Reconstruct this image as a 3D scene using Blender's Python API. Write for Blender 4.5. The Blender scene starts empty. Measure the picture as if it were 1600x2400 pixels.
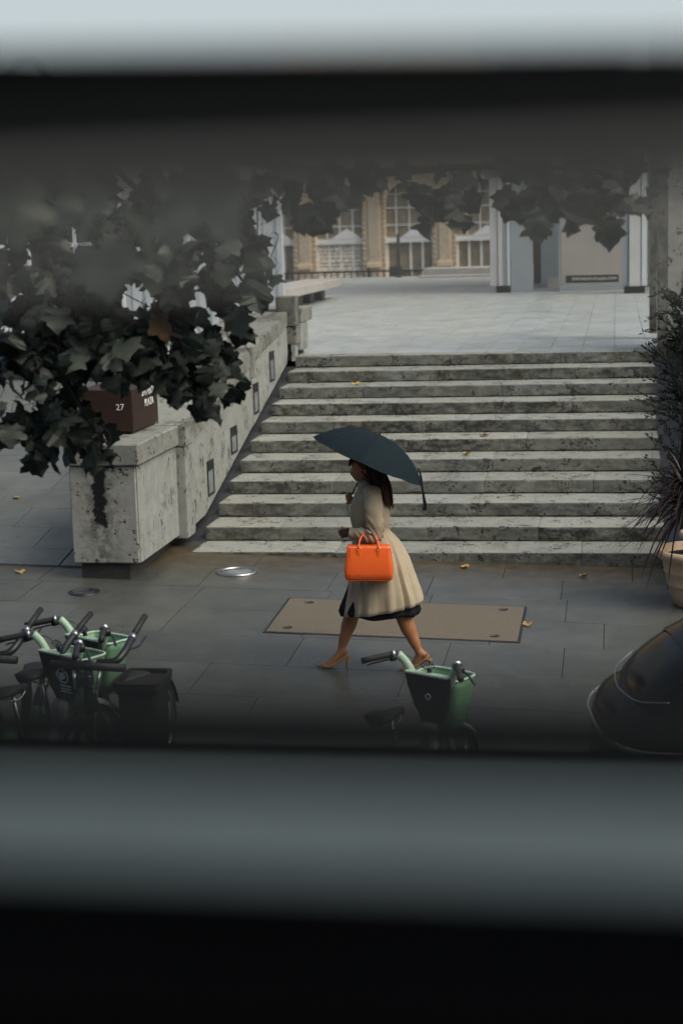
import bpy, bmesh, math, random
from mathutils import Vector, Matrix, noise

random.seed(11)
R = math.radians
sc = bpy.context.scene
COL = sc.collection

# ------------------------------------------------------------------ camera
cd = bpy.data.cameras.new('camera')
cam = bpy.data.objects.new('camera', cd)
COL.objects.link(cam)
sc.camera = cam
CAM = Vector((4.347, -16.465, 3.272))
_p, _y, _r = -0.16931, -0.166436, -0.029496
_f = Vector((math.sin(_y) * math.cos(_p), math.cos(_y) * math.cos(_p), math.sin(_p)))
_rt = Vector((math.cos(_y), -math.sin(_y), 0))
_u = _rt.cross(_f)
_rt2 = _rt * math.cos(_r) + _u * math.sin(_r)
_u2 = -_rt * math.sin(_r) + _u * math.cos(_r)
mw = Matrix(((_rt2.x, _u2.x, -_f.x, CAM.x), (_rt2.y, _u2.y, -_f.y, CAM.y), (_rt2.z, _u2.z, -_f.z, CAM.z), (0, 0, 0, 1)))
cam.matrix_world = mw
cd.sensor_fit = 'VERTICAL'
cd.sensor_height = 36.0
cd.sensor_width = 24.0
cd.lens = 3888.5 / 2400 * 36
cd.clip_start = 0.02
cd.clip_end = 900
cd.dof.use_dof = True
cd.dof.focus_distance = 13.4
cd.dof.aperture_fstop = 2.0

# ------------------------------------------------------------------ sky, sun, exposure
SUN_EL, SUN_AZ = 54, 110          # azimuth clockwise from +Y
w = bpy.data.worlds.new('World')
sc.world = w
w.use_nodes = True
nt = w.node_tree
bg = nt.nodes['Background']
sky = nt.nodes.new('ShaderNodeTexSky')
sky.sky_type = 'NISHITA'
sky.sun_disc = False
sky.sun_elevation = R(SUN_EL)
sky.sun_rotation = R(SUN_AZ)
sky.air_density = 1.0
sky.dust_density = 7.0
sky.ozone_density = 0.0
nt.links.new(sky.outputs[0], bg.inputs[0])
bg.inputs[1].default_value = 0.15
sd = bpy.data.lights.new('sun', 'SUN')
sd.energy = 0.95
sd.angle = R(60)
sd.color = (0.87, 1.0, 0.97)
sun = bpy.data.objects.new('sun', sd)
COL.objects.link(sun)
sv = Vector((math.sin(R(SUN_AZ)) * math.cos(R(SUN_EL)), math.cos(R(SUN_AZ)) * math.cos(R(SUN_EL)), math.sin(R(SUN_EL))))
sun.rotation_euler = sv.to_track_quat('Z', 'Y').to_euler()
sun.location = (10, 0, 30)
sc.view_settings.view_transform = 'Standard'
sc.view_settings.look = 'None'
sc.view_settings.gamma = 1.0
sc.view_settings.use_curve_mapping = False
sc.view_settings.exposure = 0.15
sc.cycles.use_denoising = True
sc.cycles.max_bounces = 8
sc.cycles.transparent_max_bounces = 12
sc.cycles.sample_clamp_indirect = 6.0


# ------------------------------------------------------------------ object helpers
def tag(o, label=None, cat=None, group=None, kind=None):
    if label: o['label'] = label
    if cat: o['category'] = cat
    if group: o['group'] = group
    if kind: o['kind'] = kind
    return o


def empty(name, loc=(0, 0, 0), rz=0.0, parent=None):
    o = bpy.data.objects.new(name, None)
    COL.objects.link(o)
    o.location = loc
    o.rotation_euler = (0, 0, rz)
    o.empty_display_size = 0.1
    if parent: o.parent = parent
    return o


def link(name, me, m, parent=None, smooth=False):
    o = bpy.data.objects.new(name, me)
    COL.objects.link(o)
    if m is not None:
        me.materials.clear()
        me.materials.append(m)
    if smooth:
        for p in me.polygons: p.use_smooth = True
    if parent: o.parent = parent
    return o


def from_bm(name, bm, m, parent=None, smooth=False):
    me = bpy.data.meshes.new(name)
    bmesh.ops.recalc_face_normals(bm, faces=bm.faces[:])
    bm.to_mesh(me)
    bm.free()
    return link(name, me, m, parent, smooth)


def copy_tree(o, parent=None):
    c = o.copy()
    COL.objects.link(c)
    c.parent = parent
    for ch in list(o.children):
        copy_tree(ch, c)
    return c


def add_box(bm, x0, x1, y0, y1, z0, z1, bev=0.0, fn=None):
    t = bmesh.new()
    vs = [t.verts.new((x, y, z)) for x in (x0, x1) for y in (y0, y1) for z in (z0, z1)]
    for q in ((0, 1, 3, 2), (4, 6, 7, 5), (0, 4, 5, 1), (2, 3, 7, 6), (0, 2, 6, 4), (1, 5, 7, 3)):
        t.faces.new([vs[i] for i in q])
    if bev > 0:
        bmesh.ops.bevel(t, geom=t.edges[:], offset=bev, segments=1, affect='EDGES')
    off = {}
    for v in t.verts:
        co = v.co.copy()
        if fn: co = Vector(fn(co))
        off[v] = bm.verts.new(co)
    for f_ in t.faces:
        try: bm.faces.new([off[v] for v in f_.verts])
        except ValueError: pass
    t.free()


def box(name, x0, x1, y0, y1, z0, z1, m, parent=None, bev=0.0, fn=None):
    bm = bmesh.new()
    add_box(bm, x0, x1, y0, y1, z0, z1, bev, fn)
    return from_bm(name, bm, m, parent)


def frame_for(d):
    d = d.normalized()
    a = Vector((0, 0, 1)) if abs(d.z) < .95 else Vector((1, 0, 0))
    s = d.cross(a).normalized()
    return s, d.cross(s).normalized()


def add_tube(bm, pts, rad, n=8, cap=True, flat=1.0):
    pts = [Vector(p) for p in pts]
    if not isinstance(rad, (list, tuple)): rad = [rad] * len(pts)
    rings = []
    s = t = None
    for i, p in enumerate(pts):
        a = pts[max(i - 1, 0)]
        b = pts[min(i + 1, len(pts) - 1)]
        d = (b - a)
        if d.length < 1e-9: d = Vector((0, 0, 1))
        d.normalize()
        if s is None: s, t = frame_for(d)
        else:
            s = (s - d * s.dot(d)).normalized()
            t = d.cross(s).normalized()
        rings.append([bm.verts.new(p + (s * math.cos(2 * math.pi * k / n) + t * flat * math.sin(2 * math.pi * k / n)) * rad[i]) for k in range(n)])
    for a, b in zip(rings, rings[1:]):
        for k in range(n):
            bm.faces.new((a[k], a[(k + 1) % n], b[(k + 1) % n], b[k]))
    if cap:
        bm.faces.new(rings[0][::-1])
        bm.faces.new(rings[-1])
    return rings


def tube(name, pts, rad, m, parent=None, n=8, smooth=True, flat=1.0):
    bm = bmesh.new()
    add_tube(bm, pts, rad, n, True, flat)
    return from_bm(name, bm, m, parent, smooth)


def smooth_path(pts, n=6):
    P = [Vector(p) for p in pts]
    P = [P[0] * 2 - P[1]] + P + [P[-1] * 2 - P[-2]]
    out = []
    for i in range(1, len(P) - 2):
        for k in range(n):
            t = k / n
            a, b, c, d = P[i - 1], P[i], P[i + 1], P[i + 2]
            out.append(.5 * ((2 * b) + (c - a) * t + (2 * a - 5 * b + 4 * c - d) * t * t + (3 * b - a - 3 * c + d) * t ** 3))
    out.append(P[-2])
    return out


def add_loft(bm, rings, cap=True):
    V = [[bm.verts.new(p) for p in r] for r in rings]
    n = len(V[0])
    for a, b in zip(V, V[1:]):
        for k in range(n):
            bm.faces.new((a[k], a[(k + 1) % n], b[(k + 1) % n], b[k]))
    if cap:
        bm.faces.new(V[0][::-1])
        bm.faces.new(V[-1])


def add_lathe(bm, prof, n=32, c=(0, 0, 0)):
    c = Vector(c)
    rings = [[c + Vector((r_ * math.cos(2 * math.pi * k / n), r_ * math.sin(2 * math.pi * k / n), z)) for k in range(n)] for r_, z in prof]
    add_loft(bm, rings, True)


def add_prism(bm, poly, x0, x1, axis='X'):
    def P(a, b, x):
        return (x, a, b) if axis == 'X' else ((a, x, b) if axis == 'Y' else (a, b, x))
    A = [bm.verts.new(P(a, b, x0)) for a, b in poly]
    B = [bm.verts.new(P(a, b, x1)) for a, b in poly]
    n = len(poly)
    bm.faces.new(A)
    bm.faces.new(B[::-1])
    for i in range(n):
        bm.faces.new((A[i], A[(i + 1) % n], B[(i + 1) % n], B[i]))


def prism(name, poly, x0, x1, m, parent=None, axis='X', bev=0.0):
    bm = bmesh.new()
    add_prism(bm, poly, x0, x1, axis)
    if bev: bmesh.ops.bevel(bm, geom=bm.edges[:], offset=bev, segments=2, affect='EDGES')
    return from_bm(name, bm, m, parent)


# ------------------------------------------------------------------ materials
class NB:
    def __init__(s, name):
        s.m = bpy.data.materials.new(name)
        s.m.use_nodes = True
        s.t = s.m.node_tree
        s.b = s.t.nodes['Principled BSDF']
        s.out = s.t.nodes['Material Output']

    def n(s, typ, **kw):
        x = s.t.nodes.new(typ)
        for k, v in kw.items(): setattr(x, k, v)
        return x

    def l(s, a, b): s.t.links.new(a, b)

    def pos(s, scale=(1, 1, 1), world=True):
        src = s.n('ShaderNodeNewGeometry').outputs['Position'] if world else s.n('ShaderNodeTexCoord').outputs['Object']
        mp = s.n('ShaderNodeMapping')
        mp.inputs['Scale'].default_value = scale
        s.l(src, mp.inputs['Vector'])
        return mp.outputs['Vector']

    def noise(s, vec, scale, detail=5, rough=.6, dist=0.0):
        x = s.n('ShaderNodeTexNoise')
        x.inputs['Scale'].default_value = scale
        x.inputs['Detail'].default_value = detail
        x.inputs['Roughness'].default_value = rough
        x.inputs['Distortion'].default_value = dist
        s.l(vec, x.inputs['Vector'])
        return x.outputs['Fac']

    def rng(s, v, a, b, c, d, clamp=True):
        x = s.n('ShaderNodeMapRange')
        x.clamp = clamp
        s.l(v, x.inputs[0])
        for i, q in enumerate((a, b, c, d)): x.inputs[1 + i].default_value = q
        return x.outputs[0]

    def math(s, op, a, b=None):
        x = s.n('ShaderNodeMath', operation=op)
        for i, q in enumerate((a, b)):
            if q is None: continue
            if isinstance(q, (int, float)): x.inputs[i].default_value = q
            else: s.l(q, x.inputs[i])
        return x.outputs[0]

    def mix(s, fac, a, b):
        x = s.n('ShaderNodeMix', data_type='RGBA')
        for sock, q in ((x.inputs[0], fac), (x.inputs[6], a), (x.inputs[7], b)):
            if isinstance(q, (int, float)): sock.default_value = q
            elif isinstance(q, tuple): sock.default_value = (*q, 1)
            else: s.l(q, sock)
        return x.outputs[2]

    def val(s, col, v):
        x = s.n('ShaderNodeHueSaturation')
        if isinstance(col, tuple): x.inputs['Color'].default_value = (*col, 1)
        else: s.l(col, x.inputs['Color'])
        s.l(v, x.inputs['Value'])
        return x.outputs[0]

    def bump(s, h, strength, dist=.01):
        x = s.n('ShaderNodeBump')
        x.inputs['Strength'].default_value = strength
        x.inputs['Distance'].default_value = dist
        s.l(h, x.inputs['Height'])
        s.l(x.outputs[0], s.b.inputs['Normal'])


def mat(name, col, rough=.6, var=.2, scale=4., bump=0., bscale=60., spec=.4, metal=0., coat=0., world=True, rnd=0., rvar=0.):
    k = NB(name)
    v = k.pos(world=world)
    nz = k.noise(v, scale)
    f_ = k.rng(nz, .25, .75, 1 - var, 1 + var)
    if rnd:
        oi = k.n('ShaderNodeObjectInfo')
        f_ = k.math('MULTIPLY', f_, k.rng(oi.outputs['Random'], 0, 1, 1 - rnd, 1 + rnd))
    k.l(k.val(col, f_), k.b.inputs['Base Color'])
    k.b.inputs['Roughness'].default_value = rough
    if rvar: k.l(k.rng(k.noise(v, scale * 1.7), .3, .7, rough - rvar, rough + rvar), k.b.inputs['Roughness'])
    k.b.inputs['Specular IOR Level'].default_value = spec
    k.b.inputs['Metallic'].default_value = metal
    k.b.inputs['Coat Weight'].default_value = coat
    if bump: k.bump(k.noise(v, bscale, 4), bump)
    return k.m


def travertine(name, col, pit=.62, stain=.58, stain_amt=.7, streak=None, base_moss=0.0, warm=.25, stretch=(1, 1, 1.0)):
    k = NB(name)
    v = k.pos()
    big = k.noise(v, 1.1, 4)
    mid = k.noise(v, 6, 6, .65)
    c = k.val(col, k.rng(mid, .25, .75, .74, 1.2))
    c = k.mix(k.rng(big, .35, .7, 0, warm), c, (col[0] * 1.02, col[1] * .90, col[2] * .70))
    oi = k.n('ShaderNodeObjectInfo')
    c = k.val(c, k.rng(oi.outputs['Random'], 0, 1, .86, 1.1))
    # pits: small dark holes gathered in patches
    vp = k.pos(stretch)
    pn = k.noise(vp, 30, 4, .6)
    patch = k.rng(k.noise(v, 3.3, 3), .42, .62, -.09, .05)
    pits = k.rng(k.math('ADD', pn, patch), pit, pit + .05, 0, 1)
    big_p = k.rng(k.math('ADD', k.noise(vp, 11, 4, .6), patch), pit + .035, pit + .075, 0, 1)
    pits = k.math('MAXIMUM', pits, big_p)
    st = k.rng(k.noise(v, 2.3, 7, .7, .6), stain, stain + .14, 0, stain_amt)
    if base_moss:
        g = k.n('ShaderNodeTexCoord').outputs['Generated']
        sp = k.n('ShaderNodeSeparateXYZ')
        k.l(g, sp.inputs[0])
        lowm = k.math('ADD', k.rng(sp.outputs[2], 0.0, .75, .24, -.22), k.noise(k.pos((1, 1.6, .6)), 3.2, 8, .72))
        st = k.math('MAXIMUM', st, k.rng(lowm, .60, .76, 0, base_moss))
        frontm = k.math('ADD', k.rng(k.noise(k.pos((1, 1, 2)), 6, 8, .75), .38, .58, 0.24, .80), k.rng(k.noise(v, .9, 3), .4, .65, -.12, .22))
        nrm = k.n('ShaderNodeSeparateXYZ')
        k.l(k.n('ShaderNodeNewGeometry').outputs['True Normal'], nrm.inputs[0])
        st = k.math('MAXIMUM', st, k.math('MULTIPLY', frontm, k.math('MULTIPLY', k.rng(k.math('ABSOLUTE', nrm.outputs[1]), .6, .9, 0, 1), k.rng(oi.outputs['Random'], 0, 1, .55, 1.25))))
    c = k.mix(st, c, (.030, .032, .026))
    if streak:
        x0, hw, z0, z1 = streak
        sp = k.n('ShaderNodeSeparateXYZ')
        k.l(v, sp.inputs[0])
        wob = k.rng(k.noise(k.pos((1, 1, 3)), 5, 5), .2, .8, -.055, .055)
        dx = k.math('ABSOLUTE', k.math('ADD', k.math('SUBTRACT', sp.outputs[0], x0), wob))
        a = k.rng(dx, hw * .75, hw * 1.25, 1, 0)
        zz = k.math('ADD', sp.outputs[2], k.rng(k.noise(v, 9, 4), .2, .8, -.2, .2))
        a = k.math('MULTIPLY', a, k.rng(zz, z0, z0 + .12, 0, 1))
        soft = k.math('MULTIPLY', k.rng(dx, hw, hw * 3.4, .55, 0), k.rng(k.noise(v, 14, 5), .4, .6, 0, 1))
        a = k.math('MAXIMUM', a, soft)
        c = k.mix(a, c, (.008, .009, .010))
    c = k.mix(pits, c, (.045, .043, .038))
    k.l(c, k.b.inputs['Base Color'])
    k.b.inputs['Roughness'].default_value = .72
    k.b.inputs['Specular IOR Level'].default_value = .3
    h = k.math('SUBTRACT', k.noise(v, 30, 5, .7), k.math('MULTIPLY', pits, 1.6))
    k.bump(h, .55, .012)
    return k.m


M = {}
M['trav'] = travertine('travertine_wall', (.300, .320, .302), .595, .66, .55, stretch=(1, 1.3, .42))
M['trav_pier'] = travertine('travertine_pier', (.320, .330, .305), .605, .64, .5, streak=(-.575, .068, .40, 1.2), stretch=(.8, 1, 1.2))
M['trav_cap'] = travertine('travertine_coping', (.235, .245, .218), .61, .50, .8)
M['trav_post'] = travertine('travertine_post', (.20, .20, .175), .60, .47, .75)
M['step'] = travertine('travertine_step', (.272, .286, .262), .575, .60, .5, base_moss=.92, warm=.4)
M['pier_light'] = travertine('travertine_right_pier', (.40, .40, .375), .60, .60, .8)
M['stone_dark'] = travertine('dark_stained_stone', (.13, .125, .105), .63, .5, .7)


def paving(name, col, rough, moss=False, rn=.17):
    k = NB(name)
    v = k.pos()
    oi = k.n('ShaderNodeObjectInfo')
    f_ = k.math('MULTIPLY', k.rng(k.noise(v, 2.2, 7, .7), .25, .75, .66, 1.28), k.rng(oi.outputs['Random'], 0, 1, 1 - rn, 1 + rn))
    f_ = k.math('MULTIPLY', f_, k.rng(k.noise(v, 90, 3), .3, .7, .86, 1.13))
    c = k.val(col, f_)
    c = k.mix(k.rng(k.noise(v, 17, 2, .4), .68, .72, 0, .35), c, (col[0] * 1.9, col[1] * 1.85, col[2] * 1.7))
    c = k.mix(k.rng(k.noise(v, 9, 3, .5, .5), .66, .72, 0, .5), c, (col[0] * .4, col[1] * .4, col[2] * .38))
    c = k.mix(k.rng(k.noise(v, .8, 3), .45, .7, 0, .35), c, (col[0] * 1.1, col[1] * 1.0, col[2] * .8))
    if moss:
        sp = k.n('ShaderNodeSeparateXYZ')
        k.l(v, sp.inputs[0])
        yy = k.math('ADD', sp.outputs[1], k.rng(k.noise(v, 2.4, 6, .7), .2, .8, -.6, .6))
        k.l(k.mix(k.rng(yy, -1.1, -.35, 0, .92), c, k.val((.075, .060, .033), k.rng(k.noise(v, 7, 5), .3, .7, .5, 1.2))), k.b.inputs['Base Color'])
    else:
        k.l(c, k.b.inputs['Base Color'])
    k.l(k.rng(k.noise(v, 1.3, 5, .6), .3, .7, rough - .16, rough + .14), k.b.inputs['Roughness'])
    k.b.inputs['Specular IOR Level'].default_value = .45
    k.bump(k.noise(v, 120, 4), .12, .004)
    return k.m


M['pave'] = paving('dark_wet_paving', (.074, .080, .073), .40, True, .13)
M['plaza'] = paving('pale_plaza_paving', (.335, .37, .365), .42, False, .05)
M['ramp'] = paving('ramp_paving', (.105, .117, .112), .55, False, .08)
M['grout'] = mat('grout', (.042, .043, .040), .85, .3, 8)
M['road'] = mat('asphalt', (.040, .041, .042), .6, .3, 30, .3, 200)
M['cover'] = mat('tan_cover', (.122, .104, .074), .7, .28, 50, .3, 150)
M['gutter'] = mat('lead_channel', (.035, .038, .043), .5, .5, 5, .2, 30, rvar=.15)
M['plinth'] = mat('dark_plinth', (.045, .045, .043), .7, .4, 6, .2)
M['black'] = mat('black_metal', (.012, .013, .015), .4, .2, 10)
M['steel'] = mat('steel', (.42, .43, .43), .32, .1, 20, metal=1)
M['steelpaint'] = mat('grey_painted_metal', (.32, .34, .34), .4, .12, 6)
M['lens'] = mat('light_lens', (.19, .215, .22), .3, .2, 8)
M['corten'] = mat('rust_red_steel', (.028, .0135, .009), .6, .35, 9, .1)
M['white_paint'] = mat('white_letter_paint', (.8, .8, .78), .6, .05)
M['clad'] = mat('white_cladding', (.60, .64, .65), .5, .06, 3)
M['clad_trim'] = mat('white_trim', (.78, .80, .80), .4, .05, 3)
M['glass_dark'] = mat('dark_window_glass', (.035, .042, .046), .08, .2, 3, spec=.6)
M['cream'] = mat('cream_stone', (.70, .56, .37), .8, .12, 1.5, .2, 12)
M['cream_dark'] = mat('cream_carved_stone', (.50, .42, .30), .85, .25, 5, .5, 9)
M['frame_white'] = mat('white_window_frame', (.82, .84, .82), .5, .08, 3)
M['brownglass'] = mat('brown_window_glass', (.22, .18, .12), .2, .5, 1.6, spec=.5)
M['col_white'] = mat('white_column_cladding', (.55, .55, .53), .5, .08, 2)
M['col_grey'] = mat('grey_column_cladding', (.30, .34, .355), .4, .08, 2)
M['hoarding'] = mat('beige_hoarding', (.40, .37, .33), .6, .1, 1.5)
M['bench'] = mat('pale_stone_bench', (.42, .40, .37), .7, .15, 3, .2)
M['lobby'] = mat('dark_lobby', (.045, .045, .045), .5, .4, 1.5)
M['brick_opp'] = mat('grey_render', (.16, .16, .155), .8, .15, 1)
M['terracotta'] = mat('terracotta', (.52, .385, .26), .75, .18, 9, .2, 60)
M['terracotta_in'] = mat('terracotta_inner', (.36, .17, .10), .8, .15, 9)
M['soil'] = mat('soil', (.012, .010, .009), .8, .4, 40, .6, 60)
M['rubber_black'] = mat('matte_black_panel', (.0025, .0027, .0032), .8, .1, 5, spec=.0)
M['haze_grey'] = mat('haze_grey', (.25, .268, .258), .7, .15, 3, spec=.1)
M['grey_rail'] = mat('grey_rail', (.011, .0125, .0135), .7, .15, 3, spec=.1)
M['dark_rail'] = mat('dark_rail', (.010, .012, .013), .7, .15, 3, spec=.1)
M['sill'] = mat('pale_sill', (.058, .077, .077), .5, .12, 4)


def translucent(name, col, amount, rough=.5, var=.2, scale=6, world=True, rnd=0., spec=.3, back=None):
    k = NB(name)
    v = k.pos(world=world)
    f_ = k.rng(k.noise(v, scale), .25, .75, 1 - var, 1 + var)
    if rnd:
        oi = k.n('ShaderNodeObjectInfo')
        f_ = k.math('MULTIPLY', f_, k.rng(oi.outputs['Random'], 0, 1, 1 - rnd, 1 + rnd))
    if back:
        col = k.mix(k.n('ShaderNodeNewGeometry').outputs['Backfacing'], col, back)   # paler underside
    c = k.val(col, f_)
    k.l(c, k.b.inputs['Base Color'])
    k.b.inputs['Roughness'].default_value = rough
    k.b.inputs['Specular IOR Level'].default_value = spec
    tr = k.n('ShaderNodeBsdfTranslucent')
    k.l(c, tr.inputs[0])
    mx = k.n('ShaderNodeMixShader')
    mx.inputs[0].default_value = amount
    k.l(k.b.outputs[0], mx.inputs[1])
    k.l(tr.outputs[0], mx.inputs[2])
    k.l(mx.outputs[0], k.out.inputs[0])
    return k.m


M['leaf'] = translucent('plane_leaf', (.024, .039, .029), .2, .42, .4, 9, True, .65, .35, (.060, .072, .058))
M['leaf_lit'] = translucent('lit_plane_leaf', (.13, .155, .125), .3, .5, .2, 9, True, .2)  # near leaves: light on them put into a paler leaf colour
M['leaf_brown'] = translucent('turning_leaf', (.07, .045, .02), .25, .5, .3, 9, True, .3)
M['leaf_yellow'] = mat('fallen_yellow_leaf', (.36, .23, .07), .6, .3, 30, rnd=.3)
M['olive'] = translucent('olive_leaf', (.030, .042, .031), .2, .5, .4, 14)
M['cordy'] = translucent('dark_red_blade', (.017, .008, .0065), .1, .4, .4, 10, True, .5)
M['bark'] = mat('bark', (.022, .020, .017), .85, .4, 12, .6, 25)
M['frosted'] = translucent('frosted_pane', (.68, .79, .81), .92, .6, .03, 2)

# thin window glass
k = NB('clear_window_glass')
tr = k.n('ShaderNodeBsdfTransparent')
tr.inputs[0].default_value = (.96, .97, .97, 1)
gl = k.n('ShaderNodeBsdfGlossy')
gl.inputs['Roughness'].default_value = .02
fr = k.n('ShaderNodeFresnel')
fr.inputs[0].default_value = 1.45
mx = k.n('ShaderNodeMixShader')
k.l(fr.outputs[0], mx.inputs[0])
k.l(tr.outputs[0], mx.inputs[1])
k.l(gl.outputs[0], mx.inputs[2])
k.l(mx.outputs[0], k.out.inputs[0])
M['glass'] = k.m

# ------------------------------------------------------------------ ground, pavement, ramp, plaza, steps
RISE, TREAD = 0.155, 0.5991
ZP = 10 * RISE
SW = 4.82


def pz(x, y): return -.01 - .03 * x + .035 * y


KERB_Y = -5.7
road = box('road', -150, 150, -150, 120, -1.2, -.62, M['road'])
tag(road, kind='structure')


def sz(x): return pz(x, -5.7) - .11


bm = bmesh.new()
add_box(bm, -18, 18, -60, KERB_Y + .02, -.5, -.10, 0, lambda c: (c.x, c.y, sz(c.x) if c.z > -.3 else sz(c.x) - .5))
carriageway = tag(from_bm('street', bm, M['road']), kind='structure')

pavement = box('pavement', -30, 30, KERB_Y, 1.5, -.4, -.012, M['grout'], None, 0, lambda c: (c.x, c.y, c.z + pz(c.x, c.y)))
tag(pavement, kind='structure')
rr = random.Random(3)


def slab(name, parent, m, x0, x1, y0, y1, zf, th=.05, gap=.0025, bev=.002, dz=0.0):
    return box(name, x0 + gap, x1 - gap, y0 + gap, y1 - gap, -th, dz, m, parent, bev, lambda c: (c.x, c.y, c.z + zf(c.x, c.y)))


ROWS = [-5.45, -4.55, -3.75, -2.92, -2.12, -1.36, -.62, .3]
for i, (a, b) in enumerate(zip(ROWS, ROWS[1:])):
    x = -5.2 + rr.uniform(0, .9)
    while x < 7.4:
        L = rr.choice((.95, 1.25, 1.25, 1.6))
        x1 = x + L
        # the left flank ends at the ramp
        if not (a > -.7 and x1 < -.9) and not (x1 < -1.2 and b > -.6):
            slab('paving_slab', pavement, M['pave'], x, x1, a, b, pz, dz=rr.uniform(-.0015, .0015))
        elif b > -.6 and x1 < -.9:
            slab('paving_slab', pavement, M['pave'], x, x1, a, -.80, pz)
        x = x1
for x in range(-6, 9):
    slab('kerb_stone', pavement, M['pave'], x * .92, x * .92 + .92, KERB_Y - .02, ROWS[0], pz, .3, .003, .012, .002)

# tan cover set in the pavement with a dark frame and four lifting eyes
cov = empty('inspection_cover', (0, 0, 0))
tag(cov, 'large tan rectangular inspection cover set flush in the dark pavement', 'cover')
CX0, CX1, CY0, CY1 = 1.36, 3.52, -2.80, -1.68
slab('cover_frame', cov, M['black'], CX0 - .025, CX1 + .025, CY0 - .025, CY1 + .025, pz, .03, 0, .001, .004)
slab('cover_plate', cov, M['cover'], CX0, CX1, CY0, CY1, pz, .03, 0, .002, .0085)
for ex, ey in ((CX0 + .16, CY0 + .14), (CX0 + .2, CY1 - .13), (CX1 - .2, CY0 + .13), (CX1 - .18, CY1 - .13)):
    bm = bmesh.new()
    add_lathe(bm, [(.042, 0), (.042, .011), (.033, .011), (.03, .009), (.001, .009)], 18, (ex, ey, pz(ex, ey)))
    e = from_bm('lifting_eye', bm, M['black'], cov)
# round uplighter
lt = empty('round_ground_light', (.64, -.75, pz(.64, -.75)))
tag(lt, 'round steel-rimmed ground light beside the foot of the steps', 'ground light')
bm = bmesh.new()
add_lathe(bm, [(.21, -.03), (.21, .012), (.2, .018), (.17, .018), (.165, .002), (.165, -.03)], 40)
from_bm('rim', bm, M['steel'], lt, True)
bm = bmesh.new()
add_lathe(bm, [(.163, -.02), (.163, .004), (.001, .006)], 40)
from_bm('lens', bm, M['lens'], lt, True)
# second ground light, half hidden
lt2 = empty('round_ground_light', (-.62, -1.72, pz(-.62, -1.72)))
tag(lt2, 'dark round ground light in front of the tall stone pier', 'ground light')
bm = bmesh.new()
add_lathe(bm, [(.15, -.03), (.15, .008), (.125, .010), (.12, .0), (.12, -.03)], 36)
from_bm('rim', bm, M['black'], lt2, True)
bm = bmesh.new()
add_lathe(bm, [(.118, -.02), (.118, .003), (.001, .004)], 36)
from_bm('lens', bm, M['glass_dark'], lt2, True)

# ramp on the left, rising to the plaza
RS = .162


def rz_(x, y): return max(pz(x, -.80), 0) * 0 + pz(x, -.80) + .02 + RS * (y + .80) if y < 8.6 else ZP


RX1 = -.90
bm = bmesh.new()
add_box(bm, -9, RX1, -.80, 9.2, -1.2, -.02, 0, lambda c: (c.x, c.y, (c.z + pz(c.x, -.8) + .02 + RS * (c.y + .8)) if c.z > -.5 else -.8))
ramp = tag(from_bm('ramp', bm, M['grout']), kind='structure')
y = -.80
row = 0
while y < 9:
    y1 = min(y + (.62 if row else .45), 9.2)
    x = RX1 - .28
    first = True
    while x > -5.2:
        L = .86 if not (first and row % 2) else .43
        slab('paving_slab', ramp, M['ramp'], x - L, x, y, y1, lambda a, b: pz(a, -.8) + .02 + RS * (b + .8), .05, .003, .002)
        x -= L
        first = False
    y = y1
    row += 1
slab('edge_strip', ramp, M['ramp'], RX1 - .27, RX1 - .02, -.80, 9.2, lambda a, b: pz(a, -.8) + .02 + RS * (b + .8), .05, .003, .002)

# plaza floor
plaza = box('plaza_floor', -12, 14, 6.3, 42, .6, ZP - .014, M['grout'])
tag(plaza, kind='structure')
bmf = bmesh.new()
XJ = 4.322
for ci in range(-22, 20):
    x0 = XJ + .4345 * ci
    x1 = x0 + .4345
    if x0 < -9: continue
    y = 6.34 + (0 if ci % 2 else -.45)
    while y < 41.9:
        y1 = y + .9
        ya, yb = max(y, 6.34), min(y1, 42)
        dz = rr.uniform(-.001, .001)
        if yb - ya > .05:
            if yb < 14.5 and -1.0 < x0 < 6:
                box('paving_slab', x0 + .0025, x1 - .0025, ya + .0025, yb - .0025, ZP - .05, ZP + dz, M['plaza'], plaza, .002)
            else:
                add_box(bmf, x0 + .0025, x1 - .0025, ya + .0025, yb - .0025, ZP - .05, ZP + dz)
        y = y1
tag(from_bm('far_paving', bmf, M['plaza'], plaza), kind='stuff')

# steps
steps = empty('stone_steps', (0, 0, 0))
tag(steps, kind='structure')


def stone_block(x0, x1, y0, y1, z0, z1, m, parent, seed):
    """One step stone: worn, slightly chipped front edge, tiny random level."""
    n = max(8, int((x1 - x0) / .035))
    bm = bmesh.new()
    rings = []
    for i in range(n + 1):
        x = x0 + (x1 - x0) * i / n
        e1 = noise.noise(Vector((x * 6, seed * 3.1, 1))) * .004 + noise.noise(Vector((x * 22, seed * 1.7, 4))) * .003
        chip = max(0, noise.noise(Vector((x * 3.1, seed * 7.7, 9))) - .42) * .05
        b = .010 + chip
        e2 = noise.noise(Vector((x * 9, seed * 2.3, 7))) * .003
        d = .004 if i in (0, n) else 0
        rings.append([Vector(p) for p in ((x, y0 + .02 + d, z0), (x, y0 + e2 + d, z0 + .02), (x, y0 + e1 * .6 + d, z1 - b - .006 + e1), (x, y0 + b * .35 + d, z1 - b * .35), (x, y0 + b + .008, z1 + e1 * .3 - d), (x, y1, z1 - d), (x, y1, z0))])
    add_loft(bm, rings)
    return from_bm('stone', bm, m, parent)


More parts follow.
